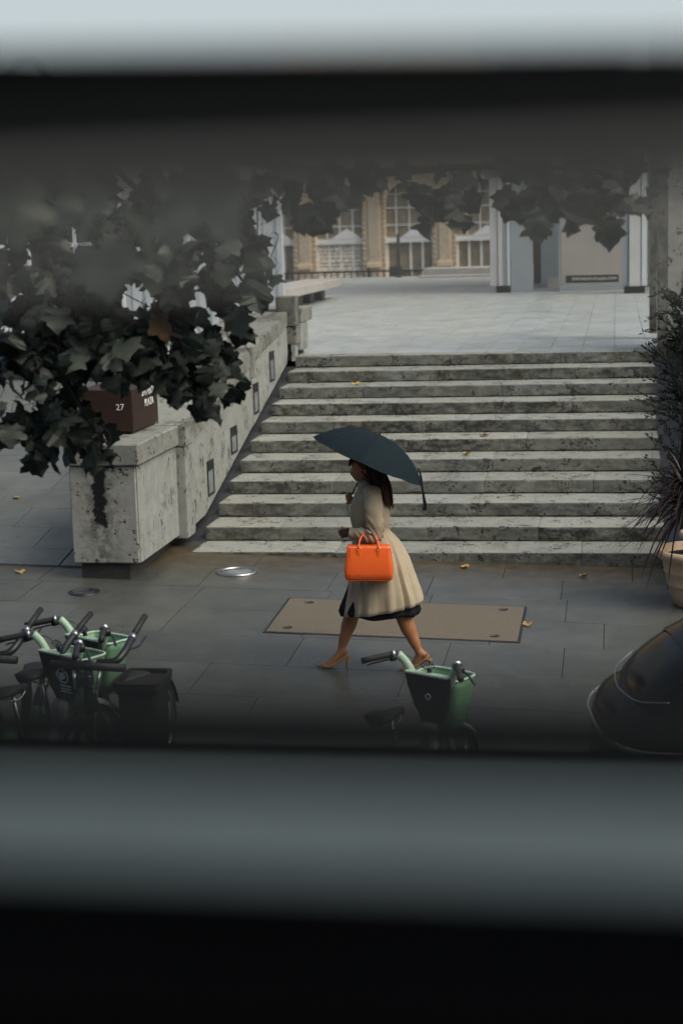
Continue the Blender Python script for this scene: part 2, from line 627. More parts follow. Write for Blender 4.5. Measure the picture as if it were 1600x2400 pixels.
JOINTS = {1: (1.33, 2.98), 2: (2.1, 3.5), 3: (1.1, 2.9), 4: (1.6, 3.8), 5: (.9, 2.55), 6: (1.9, 3.3), 7: (2.95,), 8: (1.2, 2.9, 4.1), 9: (1.7, 2.86), 10: (.8, 2.4, 3.55), 11: (1.5, 2.78, 4.0)}
for k_ in range(1, 12):
    y0 = (11 - k_) * TREAD
    z1 = (11 - k_) * RISE
    xs = [0 + rr.uniform(-.012, .012)] + list(JOINTS[k_]) + [SW + rr.uniform(-.01, .03)]
    for a, b in zip(xs, xs[1:]):
        lo = z1 - RISE - .004 if k_ < 11 else -.33
        back = y0 + TREAD + .06 if k_ > 1 else 6.335
        dz = rr.uniform(-.002, .002)
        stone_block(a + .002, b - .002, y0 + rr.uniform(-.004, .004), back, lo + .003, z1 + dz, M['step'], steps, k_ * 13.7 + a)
# solid core below
prism('step_core', [(.1, -.6)] + [q for k_ in range(11) for q in ((k_ * TREAD + .1, k_ * RISE - .04), ((k_ + 1) * TREAD + .1, k_ * RISE - .04))] + [(6.7, 1.3), (6.7, -.6)], .03, SW, M['grout'], steps)
# sloping lead channel beside the steps
prism('gutter_channel', [(-.35, -.4), (-.35, -.16), (0.2, -.09), (5.95, 1.40), (6.4, 1.50), (6.4, -.4)], -.6, .012, M['gutter'], steps)
prism('gutter_channel', [(-.35, -.6), (-.35, -.30), (0.2, -.12), (5.95, 1.40), (6.4, 1.50), (6.4, -.6)], SW + .005, SW + .5, M['gutter'], steps)

# ------------------------------------------------------------------ left stone cheek wall
wall = empty('stone_side_wall', (-.5, -1.2, 0))
tag(wall, 'pitted travertine wall climbing beside the steps, black stain on its front pier', 'wall')
WO = wall.location.copy()


def wpart(o):
    o.parent = wall
    o.matrix_parent_inverse = Matrix.Translation(-WO)
    return o


XL = -.865
wpart(box('pier', XL, -.20, -1.25, .22, .13, 1.085, M['trav_pier'], None, .012))
# the pier's clean side slab
wpart(box('side_slab', -.2005, -.188, -1.235, .215, .135, 1.085, M['trav'], None, .004))
wpart(box('pier_coping', XL - .035, -.15, -1.285, .215, 1.089, 1.30, M['trav_cap'], None, .014))
wpart(box('plinth', XL + .06, -.32, -1.19, 6.2, -.3, .128, M['plinth']))
FX = -.10
wpart(prism('wall_body', [(.22, .095), (.55, .095), (.555, .205), (1.0, .205), (3.58, .88), (3.58, 1.62), (.22, 1.062)], XL, FX, M['trav'], None, 'X', .01))
wpart(prism('wall_body', [(3.584, .875), (5.85, 1.46), (5.93, 1.60), (5.93, 1.966), (3.584, 1.664)], XL, FX + .004, M['trav'], None, 'X', .01))
bcap = [(.222, 1.070), (.56, 1.070), (3.575, 1.622), (3.575, 1.835), (.56, 1.30), (.222, 1.30)]
wpart(prism('coping', bcap[:2] + [(2.0, 1.334), (2.0, 1.558)] + bcap[4:], XL - .02, FX + .012, M['trav_cap'], None, 'X', .012))
wpart(prism('coping', [(2.004, 1.336), (3.575, 1.624), (3.575, 1.84), (2.004, 1.56)], XL - .02, FX + .010, M['trav_cap'], None, 'X', .012))
wpart(box('cap_block', -.24, FX + .020, 3.50, 3.70, 1.475, 1.83, M['trav_cap'], None, .012))
for a, b in ((3.705, 4.45), (4.454, 5.2), (5.204, 5.935)):
    zb = lambda q: 1.672 + .136 * (q - 3.7)
    for xa, xb in ((XL - .05, -.48), (-.476, FX + .014)):
        wpart(prism('coping', [(a, zb(a)), (b, zb(b)), (b, zb(b) + .195), (a, zb(a) + .175)], xa, xb, M['trav_cap'], None, 'X', .009))
# end post and plaza return
wpart(box('post_block', -.245, .03, 5.94, 6.2, 1.972, 2.378, M['trav_post'], None, .012))
wpart(box('post_block', -.14, .028, 5.96, 6.2, 1.72, 1.966, M['trav_post'], None, .012))
wpart(box('wall_body', -.5, .05, 6.204, 6.72, 1.62, 2.0, M['trav'], None, .012))
wpart(box('coping', -.55, .062, 6.204, 7.02, 2.003, 2.205, M['trav_cap'], None, .012))
wpart(box('plinth', -.45, -.02, 6.0, 6.7, 1.5, 1.716, M['plinth']))
wpart(prism('corner_wedge', [(5.96, 1.49), (6.2, 1.555), (6.2, 1.718), (5.96, 1.718)], -.05, -.005, M['trav'], None, 'X'))
# tuft of moss on coping
bm = bmesh.new()
for i in range(140):
    a = random.uniform(0, 6.28)
    d = random.random() ** .6 * .09
    p = Vector((-.55 + math.cos(a) * d * 1.3, 4.85 + math.sin(a) * d * 2.0, 1.995 + .02))
    q = p + Vector((random.uniform(-.02, .02), random.uniform(-.02, .02), random.uniform(.01, .045)))
    s_ = Vector((random.uniform(-.006, .006), random.uniform(-.006, .006), 0))
    bm.faces.new([bm.verts.new(p - s_), bm.verts.new(p + s_), bm.verts.new(q)])
moss = tag(from_bm('moss_tuft', bm, M['olive']), 'small dark moss tuft growing on the wall coping', 'moss', None, 'stuff')

LIGHTS = [(1.15, 1.44, .392, .78), (2.34, 2.65, .695, 1.01), (3.63, 3.92, 1.018, 1.40), (4.675, 4.96, 1.327, 1.717)]
for y0, y1, z0, z1 in LIGHTS:
    fx = FX + (.004 if y0 > 3.5 else 0)
    fr_ = bmesh.new()
    t_ = .022
    for a in ((y0, y1, z0, z0 + t_), (y0, y1, z1 - .11, z1), (y0, y0 + t_, z0 + t_, z1 - .11), (y1 - t_, y1, z0 + t_, z1 - .11)):
        add_box(fr_, fx - .01, fx + .012, a[0], a[1], a[2], a[3], .002)
    f_ = wpart(from_bm('step_light', fr_, M['black']))
    ln = box('lens', fx - .008, fx + .004, y0 + t_, y1 - t_, z0 + t_, z1 - .11, M['lens'], f_)

# rust-red sign box on the pier
sg = empty('sign_box', (-.66, -.08, 1.302))
tag(sg, 'rust-red steel box sign with white PLAZA lettering on the pier top', 'sign')
BX0, BX1, BY0, BY1, BH = -.30, .255, -.46, .46, .45
bm = bmesh.new()
add_box(bm, BX0, BX1, BY0, BY1, .025, BH, .006)
from_bm('panel_box', bm, M['corten'], sg)
box('recessed_foot', BX0 + .03, BX1 - .03, BY0 + .03, BY1 - .03, 0, .026, M['black'], sg)  # inset black foot under the panel box


def text(name, body, size, m, parent, loc, rot, ext=.002, sx=1.0):
    c = bpy.data.curves.new(name, 'FONT')
    c.body = body
    c.size = size
    c.extrude = ext
    c.align_x = 'CENTER'
    c.resolution_u = 3
    o = bpy.data.objects.new(name, c)
    dg = bpy.context.evaluated_depsgraph_get()
    me = bpy.data.meshes.new_from_object(o)
    bpy.data.objects.remove(o)
    o = link(name, me, m, parent)
    o.location = loc
    o.rotation_euler = rot
    o.scale = (sx, 1, 1)
    return o


text('lettering', 'PLAZA', .105, M['white_paint'], sg, (BX1 + .003, .13, .235), (R(90), 0, R(90)), sx=1.05)
text('lettering', 'SMITHSON', .105, M['white_paint'], sg, (BX1 + .003, .13, .345), (R(90), 0, R(90)), sx=1.0)
text('lettering', '27', .088, M['white_paint'], sg, (.125, BY0 - .003, .245), (R(90), 0, 0))
tube('conduit', [(BX1 - .02, BY1 + .03, 0), (BX1 - .02, BY1 + .03, .5)], .012, M['steelpaint'], sg)

# ------------------------------------------------------------------ right side: pier and cheek wall
pier = empty('stone_pier', (5.4, 6.0, 0))
tag(pier, 'pale pitted stone pier rising at the right end of the steps', 'pier')


def ppart(o, root=pier):
    o.parent = root
    o.matrix_parent_inverse = Matrix.Translation(-root.location)
    return o


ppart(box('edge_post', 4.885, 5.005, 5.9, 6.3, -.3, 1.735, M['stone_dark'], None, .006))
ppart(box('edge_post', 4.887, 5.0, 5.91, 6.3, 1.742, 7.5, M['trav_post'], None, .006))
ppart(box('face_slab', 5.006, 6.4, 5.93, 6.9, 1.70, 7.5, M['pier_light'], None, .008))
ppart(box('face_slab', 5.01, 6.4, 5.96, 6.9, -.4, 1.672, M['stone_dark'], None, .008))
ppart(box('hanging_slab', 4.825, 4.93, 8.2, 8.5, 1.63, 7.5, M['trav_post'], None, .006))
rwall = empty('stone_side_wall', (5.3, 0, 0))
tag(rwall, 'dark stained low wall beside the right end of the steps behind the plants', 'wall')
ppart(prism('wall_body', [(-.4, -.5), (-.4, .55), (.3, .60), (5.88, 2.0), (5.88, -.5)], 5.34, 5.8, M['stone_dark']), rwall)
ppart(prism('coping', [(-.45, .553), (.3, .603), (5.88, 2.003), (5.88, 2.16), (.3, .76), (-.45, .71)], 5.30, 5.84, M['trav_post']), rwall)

# ------------------------------------------------------------------ plaza things
bench = empty('stone_bench', (-2.9, 20, ZP))
tag(bench, 'long pale stone slab bench on dark supports at the far left of the plaza', 'bench')
bm = bmesh.new()
add_box(bm, -.5, .42, -6, 5.2, .29, .49, .01)
from_bm('seat_slab', bm, M['bench'], bench)
for yy in (-5, -2.6, -.6, 1.2, 2.7, 4.2):
    box('support', -.38, .12, yy - .25, yy + .25, 0, .289, M['lobby'], bench, .005)
box('support_beam', -.4, -.2, -5.4, 4.8, .0, .285, M['black'], bench)

# white clad building on the left, behind the leaves
wb = empty('white_building', (-4, 10, 0))
tag(wb, 'pale corrugated white building behind the hanging leaves', 'building')
X0 = -.93
bm = bmesh.new()
add_prism(bm, [(-12, 10.06), (X0 - .02, 10.06), (X0 - 3.6, 16.5), (-12, 16.5)], .4, 7.2, 'Z')
ppart(from_bm('wall', bm, M['clad']), wb)
x = X0
i = 0
while x > -3.4:
    wd = (.105, .055, .155, .055)[i % 4]
    dp = (.0, .035, .012, .035)[i % 4]
    ppart(box('wall_panel', x - wd + .004, x, 10.0 + dp, 10.06, 1.2, 7.2, M['clad'], None, .006), wb)
    x -= wd
    i += 1
for x in (-3.5, -5.4, -7.3):
    wn = ppart(box('window', x - 1.7, x - .1, 10.03, 10.058, 1.9, 4.4, M['glass_dark'], None), wb)
    for q in (x - 1.72, x - .92, x - .14):
        ppart(box('frame_bar', q, q + .06, 9.99, 10.03, 1.85, 4.45, M['clad_trim'], None, .006), wb)
    for z in (1.82, 3.1, 4.4):
        ppart(box('frame_bar', x - 1.72, x - .08, 9.985, 10.028, z, z + .06, M['clad_trim'], None, .006), wb)
    ppart(box('sill', x - 1.8, x + .0, 9.80, 10.05, 1.70, 1.80, M['clad_trim'], None, .01), wb)
    ppart(box('sill', x - 1.8, x + .0, 9.88, 10.05, 1.58, 1.69, M['clad_trim'], None, .01), wb)
ppart(box('wall_panel', -8, -3.42, 10.01, 10.058, 1.0, 1.57, M['clad'], None, .006), wb)

# cream arcaded building far behind
FY = 72.0
fac = empty('cream_building', (-6, FY, 0))
tag(fac, 'cream stone building with arched white windows far behind the plaza', 'building')
fp = lambda o: ppart(o, fac)
BAYS = [-17.7, -13.95, -10.2, -6.45, -2.7, 1.05, 4.8]
BW = 1.28
fp(box('wall', -40, 24, FY + .55, FY + 8, -1, 20, M['cream'], None))
xs = [-40] + [q for b in BAYS for q in (b - BW, b + BW)] + [24]
for a, b in zip(xs[::2], xs[1::2]):
    fp(box('wall_pier', a, b, FY, FY + .56, -1, 4.4, M['cream'], None))


def arch_wall(b):
    bm = bmesh.new()
    n = 16
    pts = [(b - BW - .001, 4.4)] + [(b - BW * math.cos(math.pi * i / n), 4.4 + BW * math.sin(math.pi * i / n)) for i in range(n + 1)] + [(b + BW + .001, 4.4)]
    A = [bm.verts.new((x, FY, z)) for x, z in pts]
    B = [bm.verts.new((x, FY + .55, z)) for x, z in pts]
    A2 = [bm.verts.new((x, FY, 7.2)) for x, z in pts]
    for i in range(len(pts) - 1):
        bm.faces.new((A[i], A[i + 1], A2[i + 1], A2[i]))
        bm.faces.new((A[i], B[i], B[i + 1], A[i + 1]))
    return from_bm('arch', bm, M['cream'])


for b in BAYS:
    fp(arch_wall(b))
    mid = fp(box('window', b - BW, b + BW, FY + .42, FY + .5, -1, 5.7, M['brownglass'], None))
    for q in (-1.22, -.62, .02, .66, 1.22):
        fp(box('mullion', b + q - .055, b + q + .055, FY + .33, FY + .418, -1, 2.5, M['frame_white'], None))
    for q in (-.72, -.02, .68):
        fp(box('glazing_bar', b + q - .03, b + q + .03, FY + .34, FY + .418, 2.8, 5.5, M['frame_white'], None))
    for z in (3.35, 4.25, 5.0):
        fp(box('glazing_bar', b - BW, b + BW, FY + .345, FY + .419, z, z + .055, M['frame_white'], None))
    for z in (.95,):
        fp(box('glazing_bar', b - BW, b + BW, FY + .345, FY + .419, z, z + .07, M['frame_white'], None))
    fp(box('transom', b - BW - .02, b + BW + .02, FY + .15, FY + .41, 2.45, 2.72, M['frame_white'], None))
    fp(prism('pediment', [(b - .45, 2.722), (b + 1.15, 2.722), (b + .36, 3.25)], FY + .12, FY + .40, M['frame_white'], None, 'Y'))
for i in range(len(BAYS) - 1):
    c = (BAYS[i] + BAYS[i + 1]) / 2
    fp(box('pilaster', c - .30, c + .30, FY - .14, FY - .002, -1, 6.0, M['cream_dark'], None, .02))
    fp(box('pilaster_base', c - .42, c + .42, FY - .22, FY - .145, -1, .55, M['cream'], None, .02))
    fp(box('pilaster_corbel', c - .40, c + .40, FY - .26, FY - .145, 1.15, 1.45, M['cream'], None, .03))
    for s_ in (-1, 1):
        bm = bmesh.new()
        z = -.9
        while z < 5.8:
            add_box(bm, c + s_ * .54 - .09, c + s_ * .54 + .09, FY - .1, FY + .01, z, z + .15, .03)
            z += .27
        fp(from_bm('carved_quoin', bm, M['cream_dark']))
# the left bay is filled with pale rubble stone panels
bm = bmesh.new()
b = BAYS[2]
z = -.6
rs = random.Random(5)
stones = []
while z < 2.4:
    h = rs.uniform(.14, .26)
    x = b - 1.15
    while x < b + 1.1:
        l_ = rs.uniform(.2, .5)
        add_box(bm, x, min(x + l_, b + 1.15) - .03, FY + .30 + rs.uniform(0, .05), FY + .415, z, z + h - .04, .02)
        x += l_
    z += h
M['rubble'] = mat('pale_rubble', (.80, .74, .62), .9, .4, 3, .5, 8)
fp(from_bm('rubble_panel', bm, M['rubble']))

# railing at the plaza edge
rail = empty('iron_railing', (-6, 43, 0))
tag(rail, 'thin black iron railing along the far edge of the plaza', 'railing')
rp = lambda o: ppart(o, rail)
for z in (1.42, 1.70):
    rp(box('rail_bar', -12, -1.9, 42.97, 43.03, z, z + .06, M['black'], None))
x = -12
while x < -1.9:
    rp(box('baluster', x - .02, x + .02, 42.98, 43.02, .7, 1.70, M['black'], None))
    x += .24
for x in (-7.35, -3.4, -4.4):
    rp(box('post', x - .04, x + .04, 42.96, 43.04, .7, 1.86, M['black'], None))
for x in (-3.42,):
    rp(box('notice_plate', x - .24, x + .24, 42.93, 42.97, 1.3, 1.88, M['lobby'], None))
kw = tag(box('planter_kerb', -2.1, 6, 40.2, 41.6, ZP - .05, ZP + .30, M['bench'], None, .02), 'low pale stone kerb at the far edge of the plaza', 'kerb')
kw2 = tag(box('stone_ledge', -2.2, 1.0, 39.4, 39.9, ZP - .05, ZP + .08, M['bench'], None, .02), 'low stone ledge stepping in front of the far kerb', 'ledge')
post = empty('sign_post', (-3.05, 41.0, ZP))
tag(post, 'slim dark post standing at the end of the iron railing', 'post')
box('pole', -.05, .05, -.05, .05, -.2, 1.5, M['lobby'], post, .004)
box('base_plate', -.1, .1, -.1, .1, 0, .03, M['black'], post)

# tower lobby: columns, hoarding, soffit
lob = empty('lobby_building', (4, 30, ZP))
tag(lob, 'shaded building base behind the columns at the right of the plaza', 'building')
lp = lambda o: ppart(o, lob)
lp(box('back_wall', 2.0, 16, 32, 33, ZP, 9, M['lobby'], None))
lp(box('soffit', .9, 16, 25.5, 34, 7.4, 9.5, M['col_grey'], None))
lp(box('wall_panel', 2.35, 2.95, 29, 29.2, ZP, 7.4, M['col_grey'], None))
lp(box('low_sill', 2.55, 3.3, 28.4, 28.8, ZP, ZP + .28, M['bench'], None))
for x in (5.2, 5.9, 6.6, 7.4):
    lp(box('glazing_post', x, x + .1, 29.5, 29.7, ZP, 7.4, M['col_white'], None))
lp(box('timber_panel', 5.32, 5.95, 27.8, 28.0, ZP, 7.4, mat('brown_panel', (.12, .085, .05), .6, .2, 2), None))


def column(name, x0, segs, y, label, base):
    c = empty(name, (x0, y, ZP))
    tag(c, label, 'column', 'columns at the edge of the plaza')
    for nm, a, b, d0, d1, m in segs:
        box(nm, a, b, d0, d1, .17 if nm != 'glass_panel' else .0, 5.85, m, c, .006)
    box('base', base[0], base[1], -.03, .45, 0, .165, M['black'], c, .006)
    return c


column('clad_column', 1.33, [('edge_slab', -.13, .06, .05, .5, M['col_white']), ('fin', .075, .19, .0, .4, M['col_white']), ('fin', .20, .29, .03, .4, M['col_grey']), ('fin', .30, .37, .0, .4, M['clad']), ('glass_panel', .385, .93, .06, .3, M['col_grey'])], 26.0, 'white finned column with a grey panel on its right side', (.02, .37))
column('clad_column', 4.47, [('fin', .0, .15, .06, .4, M['col_grey']), ('fin', .18, .44, .0, .5, M['col_white']), ('fin', .47, .60, .06, .4, M['clad'])], 23.9, 'white column between grey fins beside the beige hoarding', (.06, .55))
hd = empty('hoarding', (3.75, 26.3, ZP))
tag(hd, 'beige hoarding board with a black web-address strip between the columns', 'hoarding')
box('board', -.78, .76, 0, .1, .12, 2.0, M['hoarding'], hd, .006)
box('strip', -.66, .66, -.012, -.002, .20, .38, M['black'], hd)
box('plinth', -.82, .9, -.08, .3, 0, .118, M['col_grey'], hd, .006)
box('side_post', -.84, -.79, -.03, .14, .12, 2.0, M['col_grey'], hd)
text('lettering', 'SMITHSON-PLAZA.COM', .105, M['white_paint'], hd, (.05, -.015, .255), (R(90), 0, 0), .001, 1.0)
# potted greenery glimpsed by the hoarding is part of the shrub line
# ------------------------------------------------------------------ street side behind the camera
opp = tag(box('sky_blocker', -45, 50, -34, -26, -1, 11, M['brick_opp'], None), 'unseen grey building behind the camera, added to block sky light', 'building')  # unseen block, added to keep sky light off the risers

# ------------------------------------------------------------------ window the photograph was taken through
win = empty('window', (CAM.x, CAM.y + 1.0, 2.8))
tag(win, 'blurred dark window frame with a pale grey sill closest to the viewer', 'window')
wp = lambda o: ppart(o, win)
WX0, WX1 = CAM.x - 5, CAM.x + 5


def wy(d): return CAM.y + d


wp(box('sill', WX0, WX1, wy(.90), wy(1.20), 2.80, 2.868, M['sill'], None, .006))
wp(box('outer_panel', WX0, WX1, wy(.88), wy(1.0), -.9, 2.798, M['steelpaint'], None))
wp(box('inner_panel', WX0, WX1, wy(.40), wy(.50), 1.2, 3.066, M['rubber_black'], None, .004))
wp(box('outer_trim', WX0, WX1, wy(1.205), wy(1.235), 2.80, 2.862, M['rubber_black'], None, .004))
wp(box('lower_rail', WX0, WX1, wy(.41), wy(.43), 3.1275, 3.152, M['dark_rail'], None, .004))
wp(box('haze_bar', WX0, WX1, wy(.245), wy(.255), 3.2692, 3.2757, M['haze_grey'], None, .002))  # added bar close to the lens; its blur lays the haze veil
wp(box('upper_rail', WX0, WX1, wy(.44), wy(.46), 3.282, 3.309, M['grey_rail'], None, .004))
HB = lambda c: (c.x, c.y, c.z - .035 * (c.x - 4.2))
wp(box('head_bar', WX0, WX1, wy(.74), wy(.77), 3.313, 3.352, M['rubber_black'], None, .004, HB))
bm = bmesh.new()
q = [HB(Vector(p)) for p in ((WX0, wy(.755), 3.354), (WX1, wy(.755), 3.354), (WX1, wy(.42), 3.68), (WX0, wy(.42), 3.68))]
A = [bm.verts.new(p) for p in q]
B = [bm.verts.new((p[0], p[1] + .004, p[2] + .004)) for p in q]
bm.faces.new(A)
wp(from_bm('frosted_pane', bm, M['frosted']))
bm = bmesh.new()
bm.faces.new([bm.verts.new(p) for p in ((WX0, wy(.93), 2.869), (WX1, wy(.93), 2.869), (WX1, wy(.755), 3.12), (WX0, wy(.755), 3.46))])
wp(from_bm('pane', bm, M['glass']))
for x in (WX0, WX1):
    wp(box('jamb', x - .1, x + .1, wy(.40), wy(1.22), -.9, 3.9, M['rubber_black'], None))

# ------------------------------------------------------------------ plane tree over the street
def leaf_mesh(seed, lobes=5):
    """Palmate plane-tree leaf about 1 unit across, stalk at the origin, tip along -Z, slightly folded."""
    q = random.Random(seed)
    # outline for the right half: (x, z)
    half = [(.03, .0), (.22, .12), (.34, .03), (.52, .00), (.50, -.16), (.45, -.25), (.56, -.31), (.66, -.46), (.55, -.53), (.40, -.57), (.36, -.70), (.20, -.80), (0, -1.0)]
    pts = [(x * (1 + q.uniform(-.12, .12)), z + q.uniform(-.025, .025)) for x, z in half[:-1]]
    ptsl = [(-x * (1 + q.uniform(-.12, .12)), z + q.uniform(-.025, .025)) for x, z in half[:-1]]
    out = pts + [(q.uniform(-.05, .05), -1.0)] + ptsl[::-1]
    curl = q.uniform(-.15, .75)
    fold = q.uniform(.0, .6)
    twist = q.uniform(-.6, .6)

    def P(x, z):
        yv = fold * abs(x) + curl * (z * z) * .55 - .09 * math.sin(9 * x + seed) * (1 + z) + .06 * math.sin(7 * z + seed) + twist * x * z + q.uniform(-.02, .02)
        return (x, yv, z)
    bm = bmesh.new()
    sp = [bm.verts.new(P(0, -t)) for t in (.0, .25, .5, .75)]
    ring = [bm.verts.new(P(x, z)) for x, z in out]
    n = len(ring)

    def near(v): return min(range(4), key=lambda i: (sp[i].co - v.co).length + (0 if i else .05))
    ix = [near(v) for v in ring]
    for i in range(n - 1):
        a, b = ring[i], ring[i + 1]
        ia, ib = ix[i], ix[i + 1]
        bm.faces.new((a, b, sp[ib]))
        if ia != ib:
            try: bm.faces.new((a, sp[ib], sp[ia]))
            except ValueError: pass
    me = bpy.data.meshes.new('leaf')
    bm.to_mesh(me)
    bm.free()
    for p in me.polygons: p.use_smooth = True
    return me


LEAVES = [leaf_mesh(i) for i in range(14)]
for me in LEAVES: me.materials.append(M['leaf'])
PALE = [leaf_mesh(i + 40) for i in range(3)]
for me in PALE: me.materials.append(M['leaf_lit'])
BROWN = [leaf_mesh(i + 60) for i in range(2)]
for me in BROWN: me.materials.append(M['leaf_brown'])

tree = empty('plane_tree', (-1.35, -5.55, pz(-1.35, -5.55)))
tag(tree, 'plane tree with big dark lobed leaves hanging across the upper left', 'tree')
TO = tree.location.copy()


def tpart(o):
    o.parent = tree
    o.matrix_parent_inverse = Matrix.Translation(-TO)
    return o


tpart(tube('trunk', smooth_path([(-1.35, -5.55, pz(-1.35, -5.55) - .1), (-1.4, -5.6, 1.2), (-1.3, -5.8, 2.8), (-1.0, -6.2, 4.6), (-.8, -6.2, 6.5)], 4), [.24 - .007 * i for i in range(17)], M['bark'], None, 12))
LIMBS = [
    [(-1.15, -6.0, 3.6), (-.2, -6.9, 4.2), (.9, -7.7, 3.75), (1.5, -8.0, 3.0), (2.0, -8.1, 2.78), (2.35, -8.0, 2.66)],
    [(.9, -7.7, 3.75), (1.25, -8.0, 3.1), (1.30, -8.1, 2.6), (1.34, -8.0, 2.2)],
    [(-.2, -6.9, 4.2), (1.2, -7.6, 4.1), (2.2, -8.0, 3.72), (2.9, -8.0, 3.55), (3.7, -8.0, 3.55), (4.5, -8.1, 3.5)],
    [(1.2, -7.6, 4.1), (1.9, -8.0, 3.5), (2.35, -8.1, 3.15), (2.52, -8.0, 2.92)],
    [(1.5, -8.0, 3.0), (1.75, -8.1, 2.7), (1.95, -8.05, 2.5), (2.2, -8.0, 2.4)],
    [(1.5, -8.0, 3.0), (1.45, -8.05, 2.6), (1.6, -8.0, 2.25)],
    [(.9, -7.7, 3.75), (2.2, -10.5, 3.9), (3.3, -13.2, 3.52), (3.62, -13.5, 3.40)],
]
for i, L in enumerate(LIMBS):
    p = smooth_path(L, 7)
    r0 = .05 if i in (0, 2) else .018
    tpart(tube('branch', p, [r0 * (1 - .86 * j / (len(p) - 1)) + .0025 for j in range(len(p))], M['bark'], None, 6))

# picture-plane bounds of the hanging foliage, in metres at Y = -8
REG = [
    # x centre, z centre, half x, half z, count
    (1.45, 3.30, .42, .30, 62), (2.05, 3.28, .40, .28, 58), (1.35, 2.80, .36, .30, 66), (1.85, 2.92, .40, .26, 66),
    (2.36, 3.02, .24, .22, 30), (2.50, 3.14, .10, .12, 8), (1.60, 2.66, .36, .18, 46), (2.02, 2.62, .32, .18, 44), (2.22, 2.50, .20, .14, 22),
    (1.24, 2.42, .22, .24, 30), (1.36, 2.20, .26, .16, 22), (1.60, 2.16, .16, .10, 10), (2.30, 2.68, .12, .12, 8), (2.24, 2.40, .10, .09, 6),
    (2.62, 3.46, .30, .10, 20), (2.88, 3.36, .17, .11, 13), (3.15, 3.52, .3, .04, 8), (3.50, 3.36, .16, .12, 13), (3.75, 3.52, .28, .04, 7),
    (3.92, 3.33, .16, .12, 11), (4.22, 3.32, .18, .13, 14), (4.42, 3.42, .18, .10, 10), (4.15, 3.50, .4, .04, 8),
]
lr = random.Random(21)
cand = []
for cx, cz, hx, hz, n in REG:
    for i in range(int(n * 1.2)):
        a = lr.uniform(0, 2 * math.pi)
        d = math.sqrt(lr.random())
        cand.append((cx + hx * d * math.cos(a), -8 + lr.uniform(-.30, .30), cz + hz * d * math.sin(a)))
lr.shuffle(cand)


def leaf_matrix(p, size, rnd, spread=1.0):
    yaw = rnd.gauss(0, .8) * spread
    pitch = rnd.gauss(-.3, .42) * spread
    roll = rnd.gauss(0, .42) * spread
    return Matrix.Translation(p) @ Matrix.Rotation(yaw, 4, 'Z') @ Matrix.Rotation(pitch, 4, 'X') @ Matrix.Rotation(roll, 4, 'Y') @ Matrix.Scale(size, 4)


bmr = bmesh.new()
stalks = bmesh.new()
for i, p in enumerate(cand):
    size = lr.uniform(.082, .158)
    if 1.60 < p[0] < 2.08 and 2.17 < p[2] - size * .6 < 2.38: continue      # keep the sign box clear
    mx_ = leaf_matrix(Vector(p) + Vector((0, 0, size * .4)), size, lr)
    me = LEAVES[i % 14] if lr.random() > .02 else BROWN[i % 2]
    if i < 292:
        o = bpy.data.objects.new('leaf', me)
        COL.objects.link(o)
        o.parent = tree
        o.matrix_parent_inverse = Matrix.Translation(-TO)
        o.matrix_basis = mx_
    else:
        t_ = bmesh.new()
        t_.from_mesh(LEAVES[i % 14])
        t_.transform(mx_)
        vm = {v: bmr.verts.new(v.co) for v in t_.verts}
        for f_ in t_.faces: bmr.faces.new([vm[v] for v in f_.verts])
        t_.free()
    if i % 2 == 0:
        base = mx_.translation
        add_tube(stalks, smooth_path([base, base + Vector((lr.uniform(-.03, .03), lr.uniform(-.04, .04), .05)), base + Vector((lr.uniform(-.09, .09), lr.uniform(-.08, .08), lr.uniform(.05, .13)))], 2), .0016, 4, False)
tag(tpart(from_bm('foliage', bmr, M['leaf'])), kind='stuff')
# the rest of the crown, above the view
bmc = bmesh.new()
cr = random.Random(77)
for i in range(5200):
    while True:
        p = Vector((cr.uniform(-1, 1), cr.uniform(-1, 1), cr.uniform(-1, 1)))
        if p.length < 1 and noise.noise(p * 2.3 + Vector((4, 1, 2))) > -.12: break
    p = Vector((-.6 + p.x * 4.6, -7.6 + p.y * 3.6, 7.6 + p.z * 2.4))
    s_ = cr.uniform(.10, .17)
    a = Vector((cr.uniform(-1, 1), cr.uniform(-1, 1), cr.uniform(-.6, .6))).normalized()
    b_ = a.cross(Vector((cr.uniform(-.5, .5), cr.uniform(-.5, .5), 1))).normalized()
    q = [p + (a * x + b_ * y) * s_ for x, y in ((-.5, 0), (-.2, -.5), (.35, -.35), (.6, 0), (.35, .35), (-.2, .5))]
    bmc.faces.new([bmc.verts.new(v) for v in q])
tag(tpart(from_bm('crown', bmc, M['leaf'])), kind='stuff')
for L in ([(-.9, -6.2, 5.4), (.8, -7.2, 6.6), (2.6, -8.0, 7.4)], [(-1.0, -6.2, 5.0), (-2.4, -7.4, 6.6), (-4.0, -8.2, 7.6)], [(-.85, -6.2, 6.0), (-.4, -8.2, 7.4), (.2, -9.8, 8.0)]):
    tpart(tube('branch', smooth_path(L, 5), [.10 - .008 * j for j in range(11)], M['bark'], None, 7))
tag(tpart(from_bm('leaf_stalks', stalks, M['bark'])), kind='stuff')
tw = bmesh.new()
for i in range(46):
    p = Vector(lr.choice(cand))
    q = p + Vector((lr.uniform(-.35, .1), lr.uniform(-.15, .15), lr.uniform(.12, .4)))
    pth = smooth_path([q, (p + q) / 2 + Vector((lr.uniform(-.05, .05), 0, lr.uniform(.0, .07))), p, p + Vector((lr.uniform(-.05, .08), 0, -lr.uniform(.03, .12)))], 5)
    add_tube(tw, pth, [.0045 - .00018 * j for j in range(len(pth))], 5, False)
tag(tpart(from_bm('twigs', tw, M['bark'])), kind='stuff')
